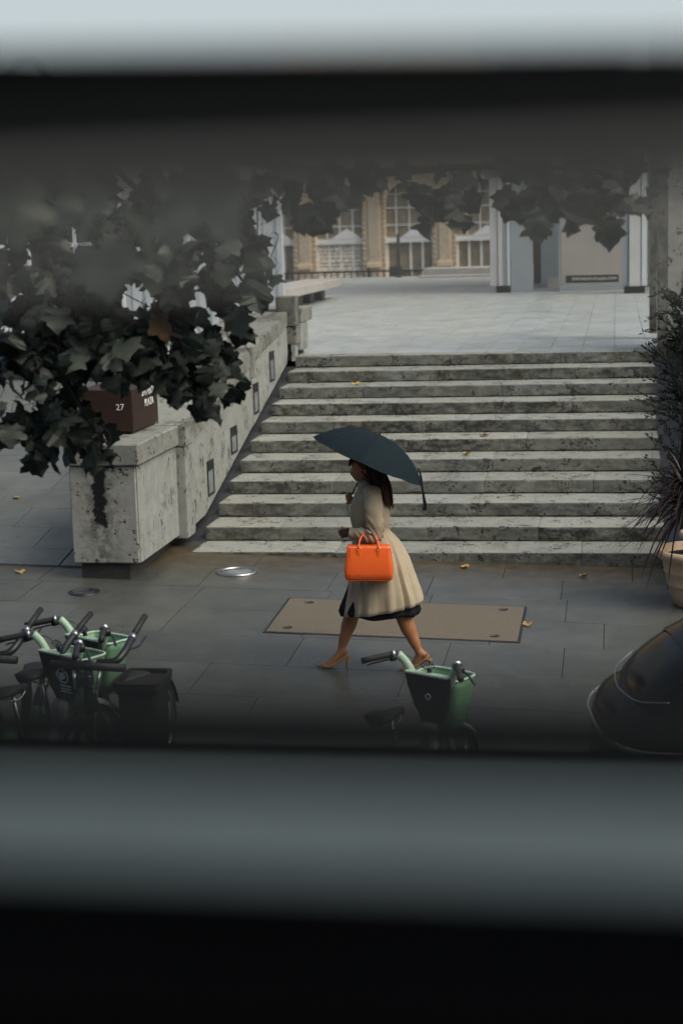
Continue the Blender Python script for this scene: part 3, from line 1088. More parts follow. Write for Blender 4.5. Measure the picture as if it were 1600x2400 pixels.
# a few leaves much nearer the window
for x, y, z, s_ in ((3.58, -13.5, 3.36, .12), (3.52, -13.45, 3.33, .10), (3.64, -13.55, 3.34, .11), (3.46, -13.5, 3.30, .12), (3.40, -13.45, 3.25, .11), (3.43, -13.6, 3.34, .10), (3.60, -13.4, 3.39, .1), (3.36, -13.5, 3.37, .11), (3.30, -13.6, 3.36, .11)):
    o = bpy.data.objects.new('leaf', PALE[int(x * 100) % 3])
    COL.objects.link(o)
    o.parent = tree
    o.matrix_parent_inverse = Matrix.Translation(-TO)
    o.matrix_basis = leaf_matrix(Vector((x, y, z)), s_, lr, .7)

# ------------------------------------------------------------------ pots and plants on the right
pot = empty('terracotta_pot', (5.10, -1.36, pz(5.10, -1.36)))
tag(pot, 'large ribbed terracotta pot at the foot of the steps, right edge', 'pot')
bm = bmesh.new()
prof = [(.20, 0), (.235, .01), (.265, .10), (.29, .19), (.296, .195), (.303, .205), (.300, .215), (.318, .31), (.324, .315), (.330, .325), (.327, .335), (.345, .43), (.352, .44), (.385, .452), (.405, .475), (.408, .50), (.395, .525), (.37, .53), (.35, .515), (.34, .45)]
add_lathe(bm, prof, 56)
bm.faces.ensure_lookup_table()
from_bm('pot_body', bm, M['terracotta'], pot, True)
bm = bmesh.new()
add_lathe(bm, [(.338, .40), (.338, .455), (.20, .47), (.001, .47)], 40)
from_bm('soil', bm, M['soil'], pot)
pot2 = empty('terracotta_pot', (5.34, -.60, pz(5.34, -.60)))
tag(pot2, 'second terracotta pot behind the ribbed one, mostly out of view', 'pot')
bm = bmesh.new()
add_lathe(bm, prof, 40)
from_bm('pot_body', bm, M['terracotta'], pot2, True)
bm = bmesh.new()
add_lathe(bm, [(.338, .40), (.338, .455), (.001, .46)], 30)
from_bm('soil', bm, M['soil'], pot2)

# cordyline: arching dark red blades
cor = empty('cordyline_plant', (4.98, -1.26, .27))
tag(cor, 'dark red spiky plant with long arching blades in the terracotta pot', 'plant')
tube('stem', smooth_path([(0, 0, 0), (.02, .01, .3), (-.01, .03, .62)], 4), [.035] * 9, M['bark'], cor, 8)
pr = random.Random(8)
for i in range(120):
    az = pr.uniform(0, 2 * math.pi) if i % 3 else pr.uniform(2.2, 4.4)
    el = pr.uniform(-.35, 1.15)
    L = pr.uniform(.45, .78)
    base = Vector((0, .02, pr.uniform(.34, .66)))
    d = Vector((math.cos(az) * math.cos(el), math.sin(az) * math.cos(el), math.sin(el)))
    bm = bmesh.new()
    side = d.cross(Vector((0, 0, 1))).normalized()
    n = 7
    prev = None
    droop = pr.uniform(.25, .95)
    for j in range(n + 1):
        t = j / n
        p = base + d * L * t + Vector((0, 0, -droop * L * t ** 2.2))
        wd = .014 * (1 - t) ** .55 * min(1, .35 + 3 * t) + .0008
        up_ = Vector((0, 0, .35 * wd))
        a = (bm.verts.new(p - side * wd + up_), bm.verts.new(p), bm.verts.new(p + side * wd + up_))
        if prev:
            bm.faces.new((prev[0], prev[1], a[1], a[0]))
            bm.faces.new((prev[1], prev[2], a[2], a[1]))
        prev = a
    from_bm('blade', bm, M['cordy'], cor)

# olive-like shrub behind
ol = empty('olive_shrub', (4.98, -.50, .28))
tag(ol, 'tall loose grey-green shrub with narrow leaves at the right edge', 'shrub')
tube('stem', smooth_path([(0, 0, 0), (-.03, 0, .5), (.02, .02, 1.2), (-.02, 0, 1.9)], 4), [.04 - .002 * i for i in range(13)], M['bark'], ol, 8)
bl = bmesh.new()
bs = bmesh.new()
pr = random.Random(15)
for i in range(160):
    z0 = pr.uniform(.25, 2.25)
    az = pr.uniform(0, 2 * math.pi)
    L = pr.uniform(.22, .62) * (1.0 if z0 < 1.7 else .7)
    el = pr.uniform(-.25, 1.0)
    d = Vector((math.cos(az) * math.cos(el), math.sin(az) * math.cos(el), math.sin(el)))
    p0 = Vector((0, 0, z0))
    pts = [p0, p0 + d * L * .5 + Vector((0, 0, .03)), p0 + d * L + Vector((0, 0, pr.uniform(-.08, .12)))]
    sp_ = smooth_path(pts, 6)
    add_tube(bs, sp_, [.006 - .0004 * j for j in range(len(sp_))], 4, False)
    for j in range(2, len(sp_)):
        for s_ in range(5):
            q = sp_[j] + Vector((pr.uniform(-.012, .012), pr.uniform(-.012, .012), pr.uniform(-.012, .012)))
            ld = (d + Vector((pr.uniform(-1, 1), pr.uniform(-1, 1), pr.uniform(-.4, 1)))).normalized()
            ll = pr.uniform(.03, .062)
            sd_ = ld.cross(Vector((pr.uniform(-1, 1), pr.uniform(-1, 1), pr.uniform(-1, 1)))).normalized() * pr.uniform(.005, .0095)
            bl.faces.new([bl.verts.new(q), bl.verts.new(q + ld * ll * .5 + sd_), bl.verts.new(q + ld * ll), bl.verts.new(q + ld * ll * .5 - sd_)])
tag(from_bm('crown', bl, M['olive'], ol), kind='stuff')
from_bm('twigs', bs, M['bark'], ol)

# ------------------------------------------------------------------ fallen leaves
FL = [(1.95, -.95 + .35, 'on the pavement below the steps left of the walking woman', 0), (2.88, -.28, 'at the foot of the steps just right of the coat', 0), (4.02, -.45, 'near the pot end of the lowest step', 0), (3.58, -2.25, 'on the right edge of the tan cover', 0),
      (-1.5, -1.05, 'on the pavement below the ramp', 0), (-2.35, 1.2, 'on the ramp paving at the far left', 1), (2.96, 1.2, 'on the third step near the handbag', 2), (1.85, .36, 'on the lowest tread left of the handbag', 2), (2.63, 2.72, 'on a middle step behind the umbrella strap', 2), (.95, 5.1, 'on the upper left treads', 2), (2.75, 3.22, 'on the sixth tread, centre', 2)]
for i, (x, y, wh, kd) in enumerate(FL):
    if kd == 0: z = pz(x, y)
    elif kd == 1: z = pz(x, -.8) + .02 + RS * (y + .8)
    else:
        z = math.floor(y / TREAD) * RISE
    me = leaf_mesh(100 + i)
    me.materials.append(M['leaf_yellow'])
    o = bpy.data.objects.new('fallen_leaf', me)
    COL.objects.link(o)
    o.matrix_world = Matrix.Translation((x, y, z + .012)) @ Matrix.Rotation(random.uniform(0, 6.28), 4, 'Z') @ Matrix.Rotation(R(84), 4, 'X') @ Matrix.Scale(random.uniform(.07, .11), 4)
    tag(o, 'small yellow fallen leaf ' + wh, 'leaf', 'fallen yellow leaves')

# ------------------------------------------------------------------ the walking woman
M['skin'] = mat('tanned_skin', (.34, .155, .075), .5, .12, 14, spec=.35)
M['coat'] = mat('beige_coat', (.395, .335, .235), .75, .08, 9, .06, 300, spec=.25)
M['dress'] = mat('black_dress', (.010, .011, .016), .75, .2, 20, spec=.2)
M['hair'] = mat('dark_auburn_hair', (.050, .018, .010), .45, .6, 40, spec=.35)
M['suede'] = mat('tan_suede', (.33, .17, .065), .85, .12, 40, spec=.15)
M['bagleather'] = mat('orange_leather', (.93, .145, .026), .36, .06, 40, .08, 300, spec=.45)
M['gold'] = mat('gold_hardware', (.75, .55, .28), .25, .05, 20, metal=1)
M['canopy'] = mat('dark_teal_nylon', (.008, .016, .021), .8, .15, 14, .1, 90, spec=.12)
M['phone'] = mat('dark_phone', (.05, .03, .028), .35, .1, 8)
YW = -3.75


def W(cx, cy, dy=0.0):
    return Vector((2.428 + (cx - 700) * .000941 + (2230 - cy) * .0000245, YW + dy, -.200 + (2230 - cy) * .0009485 + (cx - 700) * .000014))


PX = .000945
wom = empty('person', (2.43, YW, pz(2.43, YW)))
tag(wom, 'person walking left in a beige belted coat and tan high heels under a dark umbrella', 'person')


def hp(o, root=wom):
    o.parent = root
    o.matrix_parent_inverse = Matrix.Translation(-root.location)
    return o


def ring(c, ax, ay, n=20, e=2.0, rot=0.0, tiltv=None):
    """Superellipse ring in the horizontal plane (x = walking axis, y = depth)."""
    out = []
    for k_ in range(n):
        a = 2 * math.pi * k_ / n
        ca, sa = math.cos(a), math.sin(a)
        x = ax * math.copysign(abs(ca) ** (2 / e), ca)
        y = ay * math.copysign(abs(sa) ** (2 / e), sa)
        out.append(Vector((c[0] + x, c[1] + y, c[2])))
    return out


def slices(rows, n=28, e=2.2, dy=0.0):
    out = []
    for cy, l_, r_, b in rows:
        out.append(ring(W((l_ + r_) / 2, cy, dy), (r_ - l_) / 2 * PX, b, n, e))
    return out


def limb(bm, pts, rads, n=14, sub=5):
    p = smooth_path(pts, sub)
    rr_ = []
    m = len(pts) - 1
    for i in range(len(p)):
        t = i / sub
        a = min(int(t), m - 1)
        u = t - a
        u = u * u * (3 - 2 * u)
        rr_.append(rads[a] * (1 - u) + rads[min(a + 1, m)] * u)
    add_tube(bm, p, rr_, n)


body = bmesh.new()
# torso and hips inside the clothes
add_loft(body, slices([(1420, 580, 800, .13), (1300, 560, 840, .155), (1180, 560, 830, .15), (1040, 570, 790, .115), (930, 560, 800, .125), (820, 570, 790, .14), (740, 590, 760, .15), (690, 610, 730, .10), (660, 620, 720, .055)]))
# neck
limb(body, [W(670, 700), W(650, 640), W(630, 590)], [.058, .052, .050])
# head, facing left, slightly bowed
HR = []
for cy, fr_, bk, hw in ((640, 575, 660, .040), (622, 545, 680, .050), (606, 532, 705, .058), (590, 526, 722, .064), (572, 524, 736, .068), (556, 521, 744, .071), (540, 518, 749, .073), (522, 522, 752, .075), (504, 521, 752, .076), (484, 520, 748, .0755), (462, 526, 740, .073), (438, 540, 726, .066), (416, 566, 702, .052), (400, 600, 668, .028)):
    c = W((fr_ + bk) / 2, cy)
    ax = (bk - fr_) / 2 * PX
    rg = []
    for k_ in range(32):
        a = 2 * math.pi * k_ / 32
        ca, sa = math.cos(a), math.sin(a)
        wid = hw * (1.0 if ca > 0 else 1 - .16 * abs(ca))
        p = Vector((c.x + ax * ca, c.y + wid * sa, c.z))
        front = -ca
        if front > .80:
            s_ = (front - .80) / .20
            if abs(cy - 562) < 24: p.x -= .020 * s_ ** 3 * (1 - abs(cy - 566) / 30)            # nose
            if abs(cy - 596) < 9: p.x -= .004 * s_ ** 2                                          # lips
            if abs(cy - 606) < 5: p.x += .003 * s_
        if .55 < front < .93 and abs(cy - 532) < 14: p.x += .006                                  # eye sockets
        rg.append(p)
    HR.append(rg)
add_loft(body, HR)
for s_ in (-1, 1):                                                                                # ears
    limb(body, [W(648, 520, s_ * .074), W(652, 540, s_ * .082), W(642, 566, s_ * .074)], [.008, .014, .007], 8, 3)
# legs
limb(body, [W(660, 1330, .06), W(600, 1560, .05), W(548, 1690, .045), W(515, 1775, .04), W(488, 1860, .04), W(455, 1960, .038), W(428, 2055, .035), W(430, 2100, .03)], [.10, .082, .066, .062, .061, .046, .033, .035], 16)
limb(body, [W(430, 2085, .03), W(375, 2150, .02), W(320, 2196, .01), W(260, 2208, .0)], [.036, .034, .030, .016], 12)
limb(body, [W(430, 2080, .03), W(462, 2112, .03)], [.034, .029], 12)
limb(body, [W(740, 1330, -.06), W(850, 1560, -.05), W(930, 1690, -.05), W(972, 1775, -.05), W(1003, 1860, -.05), W(1048, 1965, -.045), W(1088, 2055, -.04), W(1112, 2095, -.04)], [.10, .084, .070, .067, .063, .047, .034, .035], 16)
limb(body, [W(1112, 2085, -.04), W(1080, 2150, -.03), W(1030, 2205, -.02), W(975, 2222, -.01)], [.036, .034, .030, .016], 12)
limb(body, [W(1105, 2080, -.04), W(1150, 2108, -.04)], [.034, .029], 12)
# arms
limb(body, [W(700, 720, -.12), W(735, 850, -.19), W(752, 1035, -.20), W(650, 1045, -.19), W(552, 1034, -.165), W(530, 1030, -.16)], [.05, .046, .042, .036, .028, .027], 12)
limb(body, [W(690, 730, .12), W(690, 880, .19), W(640, 960, .20), W(550, 880, .16), W(508, 830, .13)], [.05, .045, .04, .032, .027], 12)
# near hand: palm and fingers closed round a phone
limb(body, [W(536, 1030, -.16), W(505, 1028, -.155), W(482, 1026, -.15)], [.027, .031, .027], 12)
for f_i, (ox, ln) in enumerate(((0, .9), (.017, 1.0), (.034, .95), (.05, .78))):
    b0 = W(478, 1016 + f_i * 13, -.150)
    limb(body, [b0, b0 + Vector((-.026 * ln, -.016, .004)), b0 + Vector((-.036 * ln, -.008, .002)), b0 + Vector((-.030 * ln, .012, -.002))], [.0095, .009, .0085, .007], 8, 3)
b0 = W(505, 1004, -.165)
limb(body, [b0, b0 + Vector((-.02, -.014, .014)), b0 + Vector((-.042, -.010, .018))], [.011, .010, .008], 8, 3)
# far hand round the umbrella grip
hc = W(487, 800, .12)
limb(body, [W(508, 830, .13), W(497, 812, .125), W(488, 795, .125)], [.027, .032, .028], 12)
for f_i in range(4):
    b0 = hc + Vector((-.002 + f_i * .004, -.005, .028 - f_i * .018))
    ln = (.92, 1, .95, .8)[f_i]
    limb(body, [b0 + Vector((.012, .018, 0)), b0 + Vector((-.022 * ln, .012, .002)), b0 + Vector((-.027 * ln, -.014, .0)), b0 + Vector((-.004, -.026, -.002)), b0 + Vector((.012, -.022, -.003))], [.010, .0098, .0095, .009, .0075], 8, 3)
b0 = hc + Vector((.012, -.012, .03))
limb(body, [b0, b0 + Vector((-.006, -.026, .018)), b0 + Vector((-.018, -.026, .034))], [.011, .010, .008], 8, 3)
bo = hp(from_bm('body', body, M['skin'], None, True))
rm = bo.modifiers.new('fuse', 'REMESH')
rm.mode = 'VOXEL'
rm.voxel_size = .0042
rm.use_smooth_shade = True
sm = bo.modifiers.new('soften', 'SMOOTH')
sm.factor = .5
sm.iterations = 4


def wrinkle(bm, amp, freq, seed=0.0):
    bm.normal_update()
    for v in bm.verts:
        p = v.co
        d = noise.noise(Vector((p.x * freq + seed, p.y * freq, p.z * freq * .55))) * amp + noise.noise(Vector((p.x * freq * 2.7, p.y * freq * 2.7 + seed, p.z * freq * 1.8))) * amp * .45
        v.co = p + v.normal * d


# coat
coat_rows = [(628, 612, 690, .060), (650, 596, 702, .070), (672, 588, 724, .105), (700, 572, 748, .150), (730, 556, 770, .175), (770, 538, 792, .180), (815, 522, 812, .176), (860, 513, 828, .170), (905, 511, 838, .163), (950, 514, 846, .153), (990, 522, 846, .142), (1018, 534, 838, .134), (1036, 540, 834, .131), (1054, 538, 846, .136), (1085, 532, 882, .158), (1130, 528, 922, .180), (1200, 524, 962, .200), (1290, 518, 1000, .220), (1390, 510, 1032, .235), (1480, 500, 1060, .246), (1560, 488, 1084, .255), (1630, 474, 1104, .262)]
NC = 160
rings_ = []
rows = []
for (a, b) in zip(coat_rows, coat_rows[1:]):
    for t in (0, .5): rows.append(tuple(a[i] * (1 - t) + b[i] * t for i in range(4)))
rows += [coat_rows[-1], (1672, 467, 1112, .265), (1705, 460, 1116, .268)]
for cy, l_, r_, b in rows:
    rg = ring(W((l_ + r_) / 2, cy), (r_ - l_) / 2 * PX, b, NC, 2.15)
    flare = max(0, (cy - 1050) / 650)
    tilt = max(0, (cy - 1250) / 455) ** 1.5
    c0 = W((l_ + r_) / 2, cy)
    for k_ in range(NC):
        a = 2 * math.pi * k_ / NC
        f1 = math.sin(a * 9 + 1.1 * math.sin(a * 2)) + .5 * math.sin(a * 17 + 2.0)
        v = rg[k_] - c0
        pleat = sum(dp * math.exp(-((math.atan2(math.sin(a - a0), math.cos(a - a0))) / wd_) ** 2) for a0, dp, wd_ in ((R(-47), .14, .055), (R(-24), .035, .09), (R(-82), .03, .10), (R(-118), .045, .07), (R(60), .08, .08)))
        ir = noise.noise(Vector((math.cos(a) * 3.4, math.sin(a) * 3.4, cy * .0011))) * .085 + noise.noise(Vector((math.cos(a) * 8.0, math.sin(a) * 8.0, cy * .002 + 5))) * .035
        gather = math.exp(-((cy - 1042) / 55) ** 2) * .028 * (noise.noise(Vector((math.cos(a) * 11, math.sin(a) * 11, 3))) + .4 * math.sin(a * 26))
        v *= 1 + (.006 * f1 + ir - pleat) * min(1, flare * 1.5) + gather
        p = c0 + v
        u = (v.x / ((r_ - l_) / 2 * PX))
        p.z += tilt * (u * .050)
        rg[k_] = p
    rings_.append(rg)
cb = bmesh.new()
V = [[cb.verts.new(p) for p in r_] for r_ in rings_]
for a, b in zip(V, V[1:]):
    for k_ in range(NC): cb.faces.new((a[k_], a[(k_ + 1) % NC], b[(k_ + 1) % NC], b[k_]))
cb.normal_update()
wrinkle(cb, .0075, 7, 3.0)
coat = hp(from_bm('coat', cb, M['coat'], None, True))
so = coat.modifiers.new('cloth', 'SOLIDIFY')
so.thickness = .006
so.offset = -1
# belt and collar
bb = bmesh.new()
add_loft(bb, [ring(W(687, cy), .145 * 1.0, .1385, 40, 2.15) for cy in (1022, 1050)], False)
be = hp(from_bm('belt', bb, M['coat'], None, True))
so = be.modifiers.new('cloth', 'SOLIDIFY')
so.thickness = .013
cbm = bmesh.new()
add_loft(cbm, [ring(W(650, 655), .060, .085, 30), ring(W(652, 628), .052, .066, 30), ring(W(654, 612), .056, .070, 30), ring(W(652, 640), .068, .092, 30), ring(W(654, 678), .080, .118, 30)], False)
wrinkle(cbm, .004, 16)
hp(from_bm('collar', cbm, M['coat'], None, True))


def sleeve(pts, rads, seed):
    bm = bmesh.new()
    p = smooth_path(pts, 14)
    m = len(pts) - 1
    rd = []
    for i in range(len(p)):
        t = i / 14
        a = min(int(t), m - 1)
        u = t - a
        rd.append(rads[a] * (1 - u) + rads[min(a + 1, m)] * u)
    add_tube(bm, p, rd, 28, False)
    bm.normal_update()
    # crossing creases that gather at the elbow
    el = p[len(p) // 2]
    for v in bm.verts:
        near_ = math.exp(-((v.co - el).length / .12) ** 2)
        d = math.sin((v.co.x * 1.6 + v.co.z * 1.0 + v.co.y) * 95 + seed) * .016 * near_ + noise.noise(v.co * 13 + Vector((seed, 0, 0))) * .011
        v.co += v.normal * d
    o = hp(from_bm('sleeve', bm, M['coat'], None, True))
    s_ = o.modifiers.new('cloth', 'SOLIDIFY')
    s_.thickness = .006
    s_.offset = -1
    return o


sleeve([W(700, 700, -.10), W(722, 770, -.165), W(738, 880, -.195), W(750, 985, -.20), W(738, 1050, -.20), W(660, 1050, -.195), W(590, 1040, -.175), W(540, 1034, -.163)], [.070, .074, .071, .066, .064, .054, .047, .044], 1.0)
sleeve([W(690, 700, .10), W(690, 780, .165), W(688, 880, .19), W(650, 955, .20), W(590, 920, .18), W(530, 858, .145)], [.070, .072, .068, .060, .052, .043], 4.0)
# dress
db = bmesh.new()
dr = []
for cy, l_, r_, b in ((1440, 505, 960, .175), (1520, 486, 1000, .195), (1600, 456, 1045, .21), (1680, 424, 1085, .225), (1722, 414, 1098, .23), (1752, 432, 1085, .232)):
    rg = ring(W((l_ + r_) / 2, cy), (r_ - l_) / 2 * PX, b, 72, 2.1)
    c0 = W((l_ + r_) / 2, cy)
    for k_ in range(72):
        a = 2 * math.pi * k_ / 72
        v = (rg[k_] - c0) * (1 + .035 * math.sin(a * 11 + 1) * max(0, (cy - 1440) / 300))
        rg[k_] = c0 + v + Vector((0, 0, .010 * math.sin(a * 5) if cy > 1740 else 0))
    dr.append(rg)
add_loft(db, dr, False)
do = hp(from_bm('dress', db, M['dress'], None, True))
so = do.modifiers.new('cloth', 'SOLIDIFY')
so.thickness = .004

# hair: a cap and curtain built of many overlapping locks
hb = bmesh.new()
add_loft(hb, [ring(W((l_ + r_) / 2, cy), (r_ - l_) / 2 * PX, b, 28, 2.1) for cy, l_, r_, b in ((392, 590, 680, .035), (408, 548, 716, .066), (432, 524, 742, .079), (462, 530, 762, .085), (496, 556, 772, .088), (530, 590, 784, .090), (570, 606, 796, .094), (620, 622, 808, .098), (680, 660, 818, .096), (740, 710, 826, .078), (790, 764, 838, .05))])
wrinkle(hb, .006, 26)
hr = random.Random(4)
for i in range(150):
    s_ = hr.uniform(-1, 1)
    x0 = hr.uniform(615, 765)
    top = W(x0, hr.uniform(430, 540), s_ * .085)
    endx = hr.uniform(690, 868)
    endy = 700 + (endx - 690) * .95 + hr.uniform(-30, 25)
    if hr.random() < .25: endx, endy = hr.uniform(668, 730), hr.uniform(690, 790)
    mid = W((x0 + endx) / 2 + 22, (480 + endy) / 2 + 20, s_ * .11)
    pth = smooth_path([top, mid, W(endx, endy, s_ * .085)], 6)
    n = len(pth)
    add_tube(hb, pth, [.007 * math.sin(math.pi * min(.92, .25 + .7 * j / n)) + .0008 for j in range(n)], 5)
for i in range(26):                       # fringe locks over the brow
    s_ = hr.uniform(-1, 1)
    pth = smooth_path([W(585, 418, s_ * .045), W(520, 440, s_ * .055), W(506 + hr.uniform(-4, 8), 494 + hr.uniform(-20, 14), s_ * .058)], 5)
    add_tube(hb, pth, [.006] * (len(pth) - 2) + [.004, .001], 5)
hp(from_bm('hair', hb, M['hair'], None, True))


def shoe(heel, ball, toe, dy, heel_ground):
    """Pointed pump: upper, sole and stiletto."""
    bm = bmesh.new()
    h, b, t = W(*heel, dy), W(*ball, dy), W(*toe, dy)
    secs = []
    path = smooth_path([h, h * .55 + b * .45 + Vector((0, 0, -.004)), b, b * .45 + t * .55, t], 5)
    n = len(path)
    for i, p in enumerate(path):
        u = i / (n - 1)
        wd = (.030 + .012 * math.sin(min(1, u / .75) * math.pi * .9)) * (1 if u < .6 else max(.05, (1 - (u - .6) / .4) ** .8))
        up = .050 * (1 - u * 1.5) if u < .35 else (.026 if u < .8 else .020 * max(.2, (1 - u) / .2))
        up = max(up, .012)
        secs.append([Vector((p.x, p.y + wd * math.cos(a), p.z + (up if math.sin(a) > 0 else .008) * math.sin(a))) for a in [2 * math.pi * q / 14 for q in range(14)]])
    add_loft(bm, secs)
    o = hp(from_bm('shoe', bm, M['suede'], None, True))
    hg = W(*heel_ground, dy)
    s_ = tube('stiletto', [h + Vector((.006, 0, .0)), h * .5 + hg * .5, hg], [.020, .008, .005], M['suede'], None, 8)
    s_.parent = o
    return o


shoe((478, 2138), (330, 2214), (214, 2210), .01, (474, 2232))
shoe((1178, 2140), (1020, 2226), (930, 2234), -.03, (1196, 2212))

# phone
ph = tag(box('phone', -.038, .038, -.005, .005, -.036, .036, M['phone'], None, .004), 'small dark phone held in the front hand', 'phone')
ph.location = W(494, 1032, -.182)
ph.rotation_euler = (0, R(-12), 0)

# handbag
bag = empty('handbag', W(716, 1400, -.315))
tag(bag, 'structured bright orange leather handbag hanging from the forearm', 'handbag')
bag.rotation_euler = (0, R(1.2), R(7))
bag.scale = (.97, 1, .94)
bag.location.z += .012
BHt = .278
bm = bmesh.new()
secs = []
for t, ax, ay in ((0, .178, .060), (.015, .190, .074), (.06, .192, .078), (.14, .186, .070), (.22, .178, .058), (.262, .172, .050), (BHt, .168, .046)):
    secs.append([Vector((x, y, t)) for x, y, _ in ring((0, 0, 0), ax, ay, 44, 9.0)])
add_loft(bm, secs, True)
wrinkle(bm, .0025, 14)
from_bm('bag_body', bm, M['bagleather'], bag, True)
for s_ in (-1, 1):
    ln_ = .07 if s_ < 0 else .12          # both loops lean in over the forearm
    hpts = [(-.078, s_ * .048, .255), (-.078, s_ * .050, .285), (-.066, s_ * .036 + ln_ * .4, .335), (-.034, ln_, .365), (.022, ln_ + .03, .365), (.062, s_ * .036 + ln_ * .6, .325), (.078, s_ * .050, .285), (.078, s_ * .048, .255)]
    tube('handle', smooth_path(hpts, 6), .0062, M['bagleather'], bag, 10)
    for x in (-.078, .078):
        box('tab', x - .013, x + .013, s_ * .0585 - .003, s_ * .0585 + .003, .192, .258, M['bagleather'], bag, .002)
        bm = bmesh.new()
        add_tube(bm, [Vector((x + .013 * math.cos(a), s_ * .060, .262 + .011 * math.sin(a))) for a in [2 * math.pi * q / 14 for q in range(15)]], .0028, 6, False)
        from_bm('ring', bm, M['gold'], bag, True)
box('zip_strip', -.166, .166, -.004, .004, BHt - .002, BHt + .006, M['gold'], bag, .001)
M['bag_edge'] = mat('darker_orange_edge', (.52, .060, .012), .45, .06, 40)
tube('front_seam', [(-.150, -.0745, .03), (-.147, -.066, .14), (-.142, -.0535, .262)], .0022, M['bag_edge'], bag, 6)
tube('front_seam', [(.168, -.066, .03), (.162, -.058, .14), (.152, -.050, .262)], .0022, M['bag_edge'], bag, 6)
box('base_strip', -.17, .17, -.070, .070, -.004, .004, M['bag_edge'], bag, .002)
for s_ in (-1, 1):
    tube('side_piping', smooth_path([(s_ * .178, -.052, .012), (s_ * .187, -.064, .07), (s_ * .178, -.05, .18), (s_ * .168, -.040, .268)], 5),   .004, M['bag_edge'], bag, 6)
for s_ in (-1, 1):
    bm = bmesh.new()
    add_lathe(bm, [(.007, 0), (.007, .004), (.001, .005)], 12)
    o = from_bm('stud', bm, M['gold'], bag)
    o.location = (s_ * .186, 0, .22)
    o.rotation_euler = (0, R(90 * s_), 0)

# umbrella
um = empty('umbrella', W(478, 815, .115))
tag(um, 'dark teal compact umbrella tilted back over the walking person', 'umbrella')
apex = W(752, 250, .02)
AXIS = (Vector((math.sin(R(24.5)), .12, math.cos(R(24.5))))).normalized()
UR, UH = .470, .225
s1 = (Vector((math.cos(R(24.5)), 0, -math.sin(R(24.5))))).normalized()
s1 = (s1 - AXIS * s1.dot(AXIS)).normalized()
s2 = AXIS.cross(s1).normalized()


def UP(rr_, th, h): return apex + s1 * (rr_ * math.cos(th)) + s2 * (rr_ * math.sin(th)) - AXIS * h


cb = bmesh.new()
NG, NR = 8, 9
TH0 = R(22.5) * 0
grid = []
for i in range(NR + 1):
    t = i / NR
    rowv = []
    for k_ in range(NG * 8):
        g = (k_ % 8) / 8
        th = TH0 + 2 * math.pi * k_ / (NG * 8)
        sag = math.sin(math.pi * g)
        rad_ = UR * t * (1 - .070 * sag * t)
        h = UH * (t ** 2.35) - .0 - sag * t * .006
        h += sag * .034 * t * (1 - .5 * t)
        rowv.append(cb.verts.new(UP(rad_, th, h)))
    grid.append(rowv)
for a, b in zip(grid[1:], grid[2:]):
    for k_ in range(NG * 8): cb.faces.new((a[k_], a[(k_ + 1) % (NG * 8)], b[(k_ + 1) % (NG * 8)], b[k_]))
c0 = cb.verts.new(UP(0, 0, 0))
for k_ in range(NG * 8): cb.faces.new((c0, grid[1][k_], grid[1][(k_ + 1) % (NG * 8)]))
for v in grid[0]: cb.verts.remove(v)
up_ = lambda o: ppart(o, um)
can = up_(from_bm('canopy', cb, M['canopy']))
so = can.modifiers.new('cloth', 'SOLIDIFY')
so.thickness = .0012
for k_ in range(NG):
    th = TH0 + 2 * math.pi * k_ / NG
    rb = up_(tube('rib', [UP(UR * t, th, UH * t ** 2.35 + .004) for t in (.03, .2, .4, .6, .75, .88, .97, 1.01)], .0022, M['black'], None, 5))
    st_ = tube('stretcher', [UP(.008, th, .19), UP(UR * .48, th, UH * .48 ** 2.35 + .006)], .002, M['black'], None, 5)
    st_.parent = rb
up_(tube('shaft', [apex + AXIS * .03, W(600, 575, .085), W(478, 812, .12)], [.005, .005, .006], M['black'], None, 8))
up_(tube('grip', [W(488, 790, .118), W(470, 838, .122)], [.014, .015], M['black'], None, 12))
up_(tube('ferrule', [apex - AXIS * .004, apex + AXIS * .022], [.010, .006], M['black'], None, 10))
up_(tube('wrist_cord', smooth_path([W(470, 838, .122), W(466, 880, .11), W(474, 910, .11), W(478, 938, .11)], 4), .003, M['black'], None, 5))
sb = bmesh.new()
pv = None
for cx, cy, wd in ((1080, 520, 6), (1100, 560, 8), (1112, 610, 8), (1120, 690, 8), (1132, 760, 10), (1144, 830, 15), (1140, 878, 18)):
    p, q = sb.verts.new(W(cx - wd, cy, -.06)), sb.verts.new(W(cx + wd, cy, -.055))
    if pv: sb.faces.new((pv[0], pv[1], q, p))
    pv = (p, q)
so_ = up_(from_bm('closing_strap', sb, M['black']))
so_.modifiers.new('cloth', 'SOLIDIFY').thickness = .002

# ------------------------------------------------------------------ hire bicycles
M['bike_green'] = mat('leaf_green_plastic', (.13, .27, .155), .38, .08, 10, world=False)
M['bike_mint'] = mat('mint_green_paint', (.40, .56, .42), .35, .08, 10, world=False)
M['bike_black'] = mat('bicycle_black', (.014, .016, .018), .32, .2, 12, world=False, spec=.5)
M['bike_rubber'] = mat('grip_rubber', (.018, .019, .020), .6, .2, 30, .1, world=False)
M['bike_grey'] = mat('bicycle_grey', (.33, .36, .36), .35, .1, 10, world=False)
M['teal'] = mat('teal_plastic', (.02, .16, .19), .4, .1, 10, world=False)
M['sticker'] = mat('pale_sticker', (.42, .50, .50), .5, .1, 20, world=False)


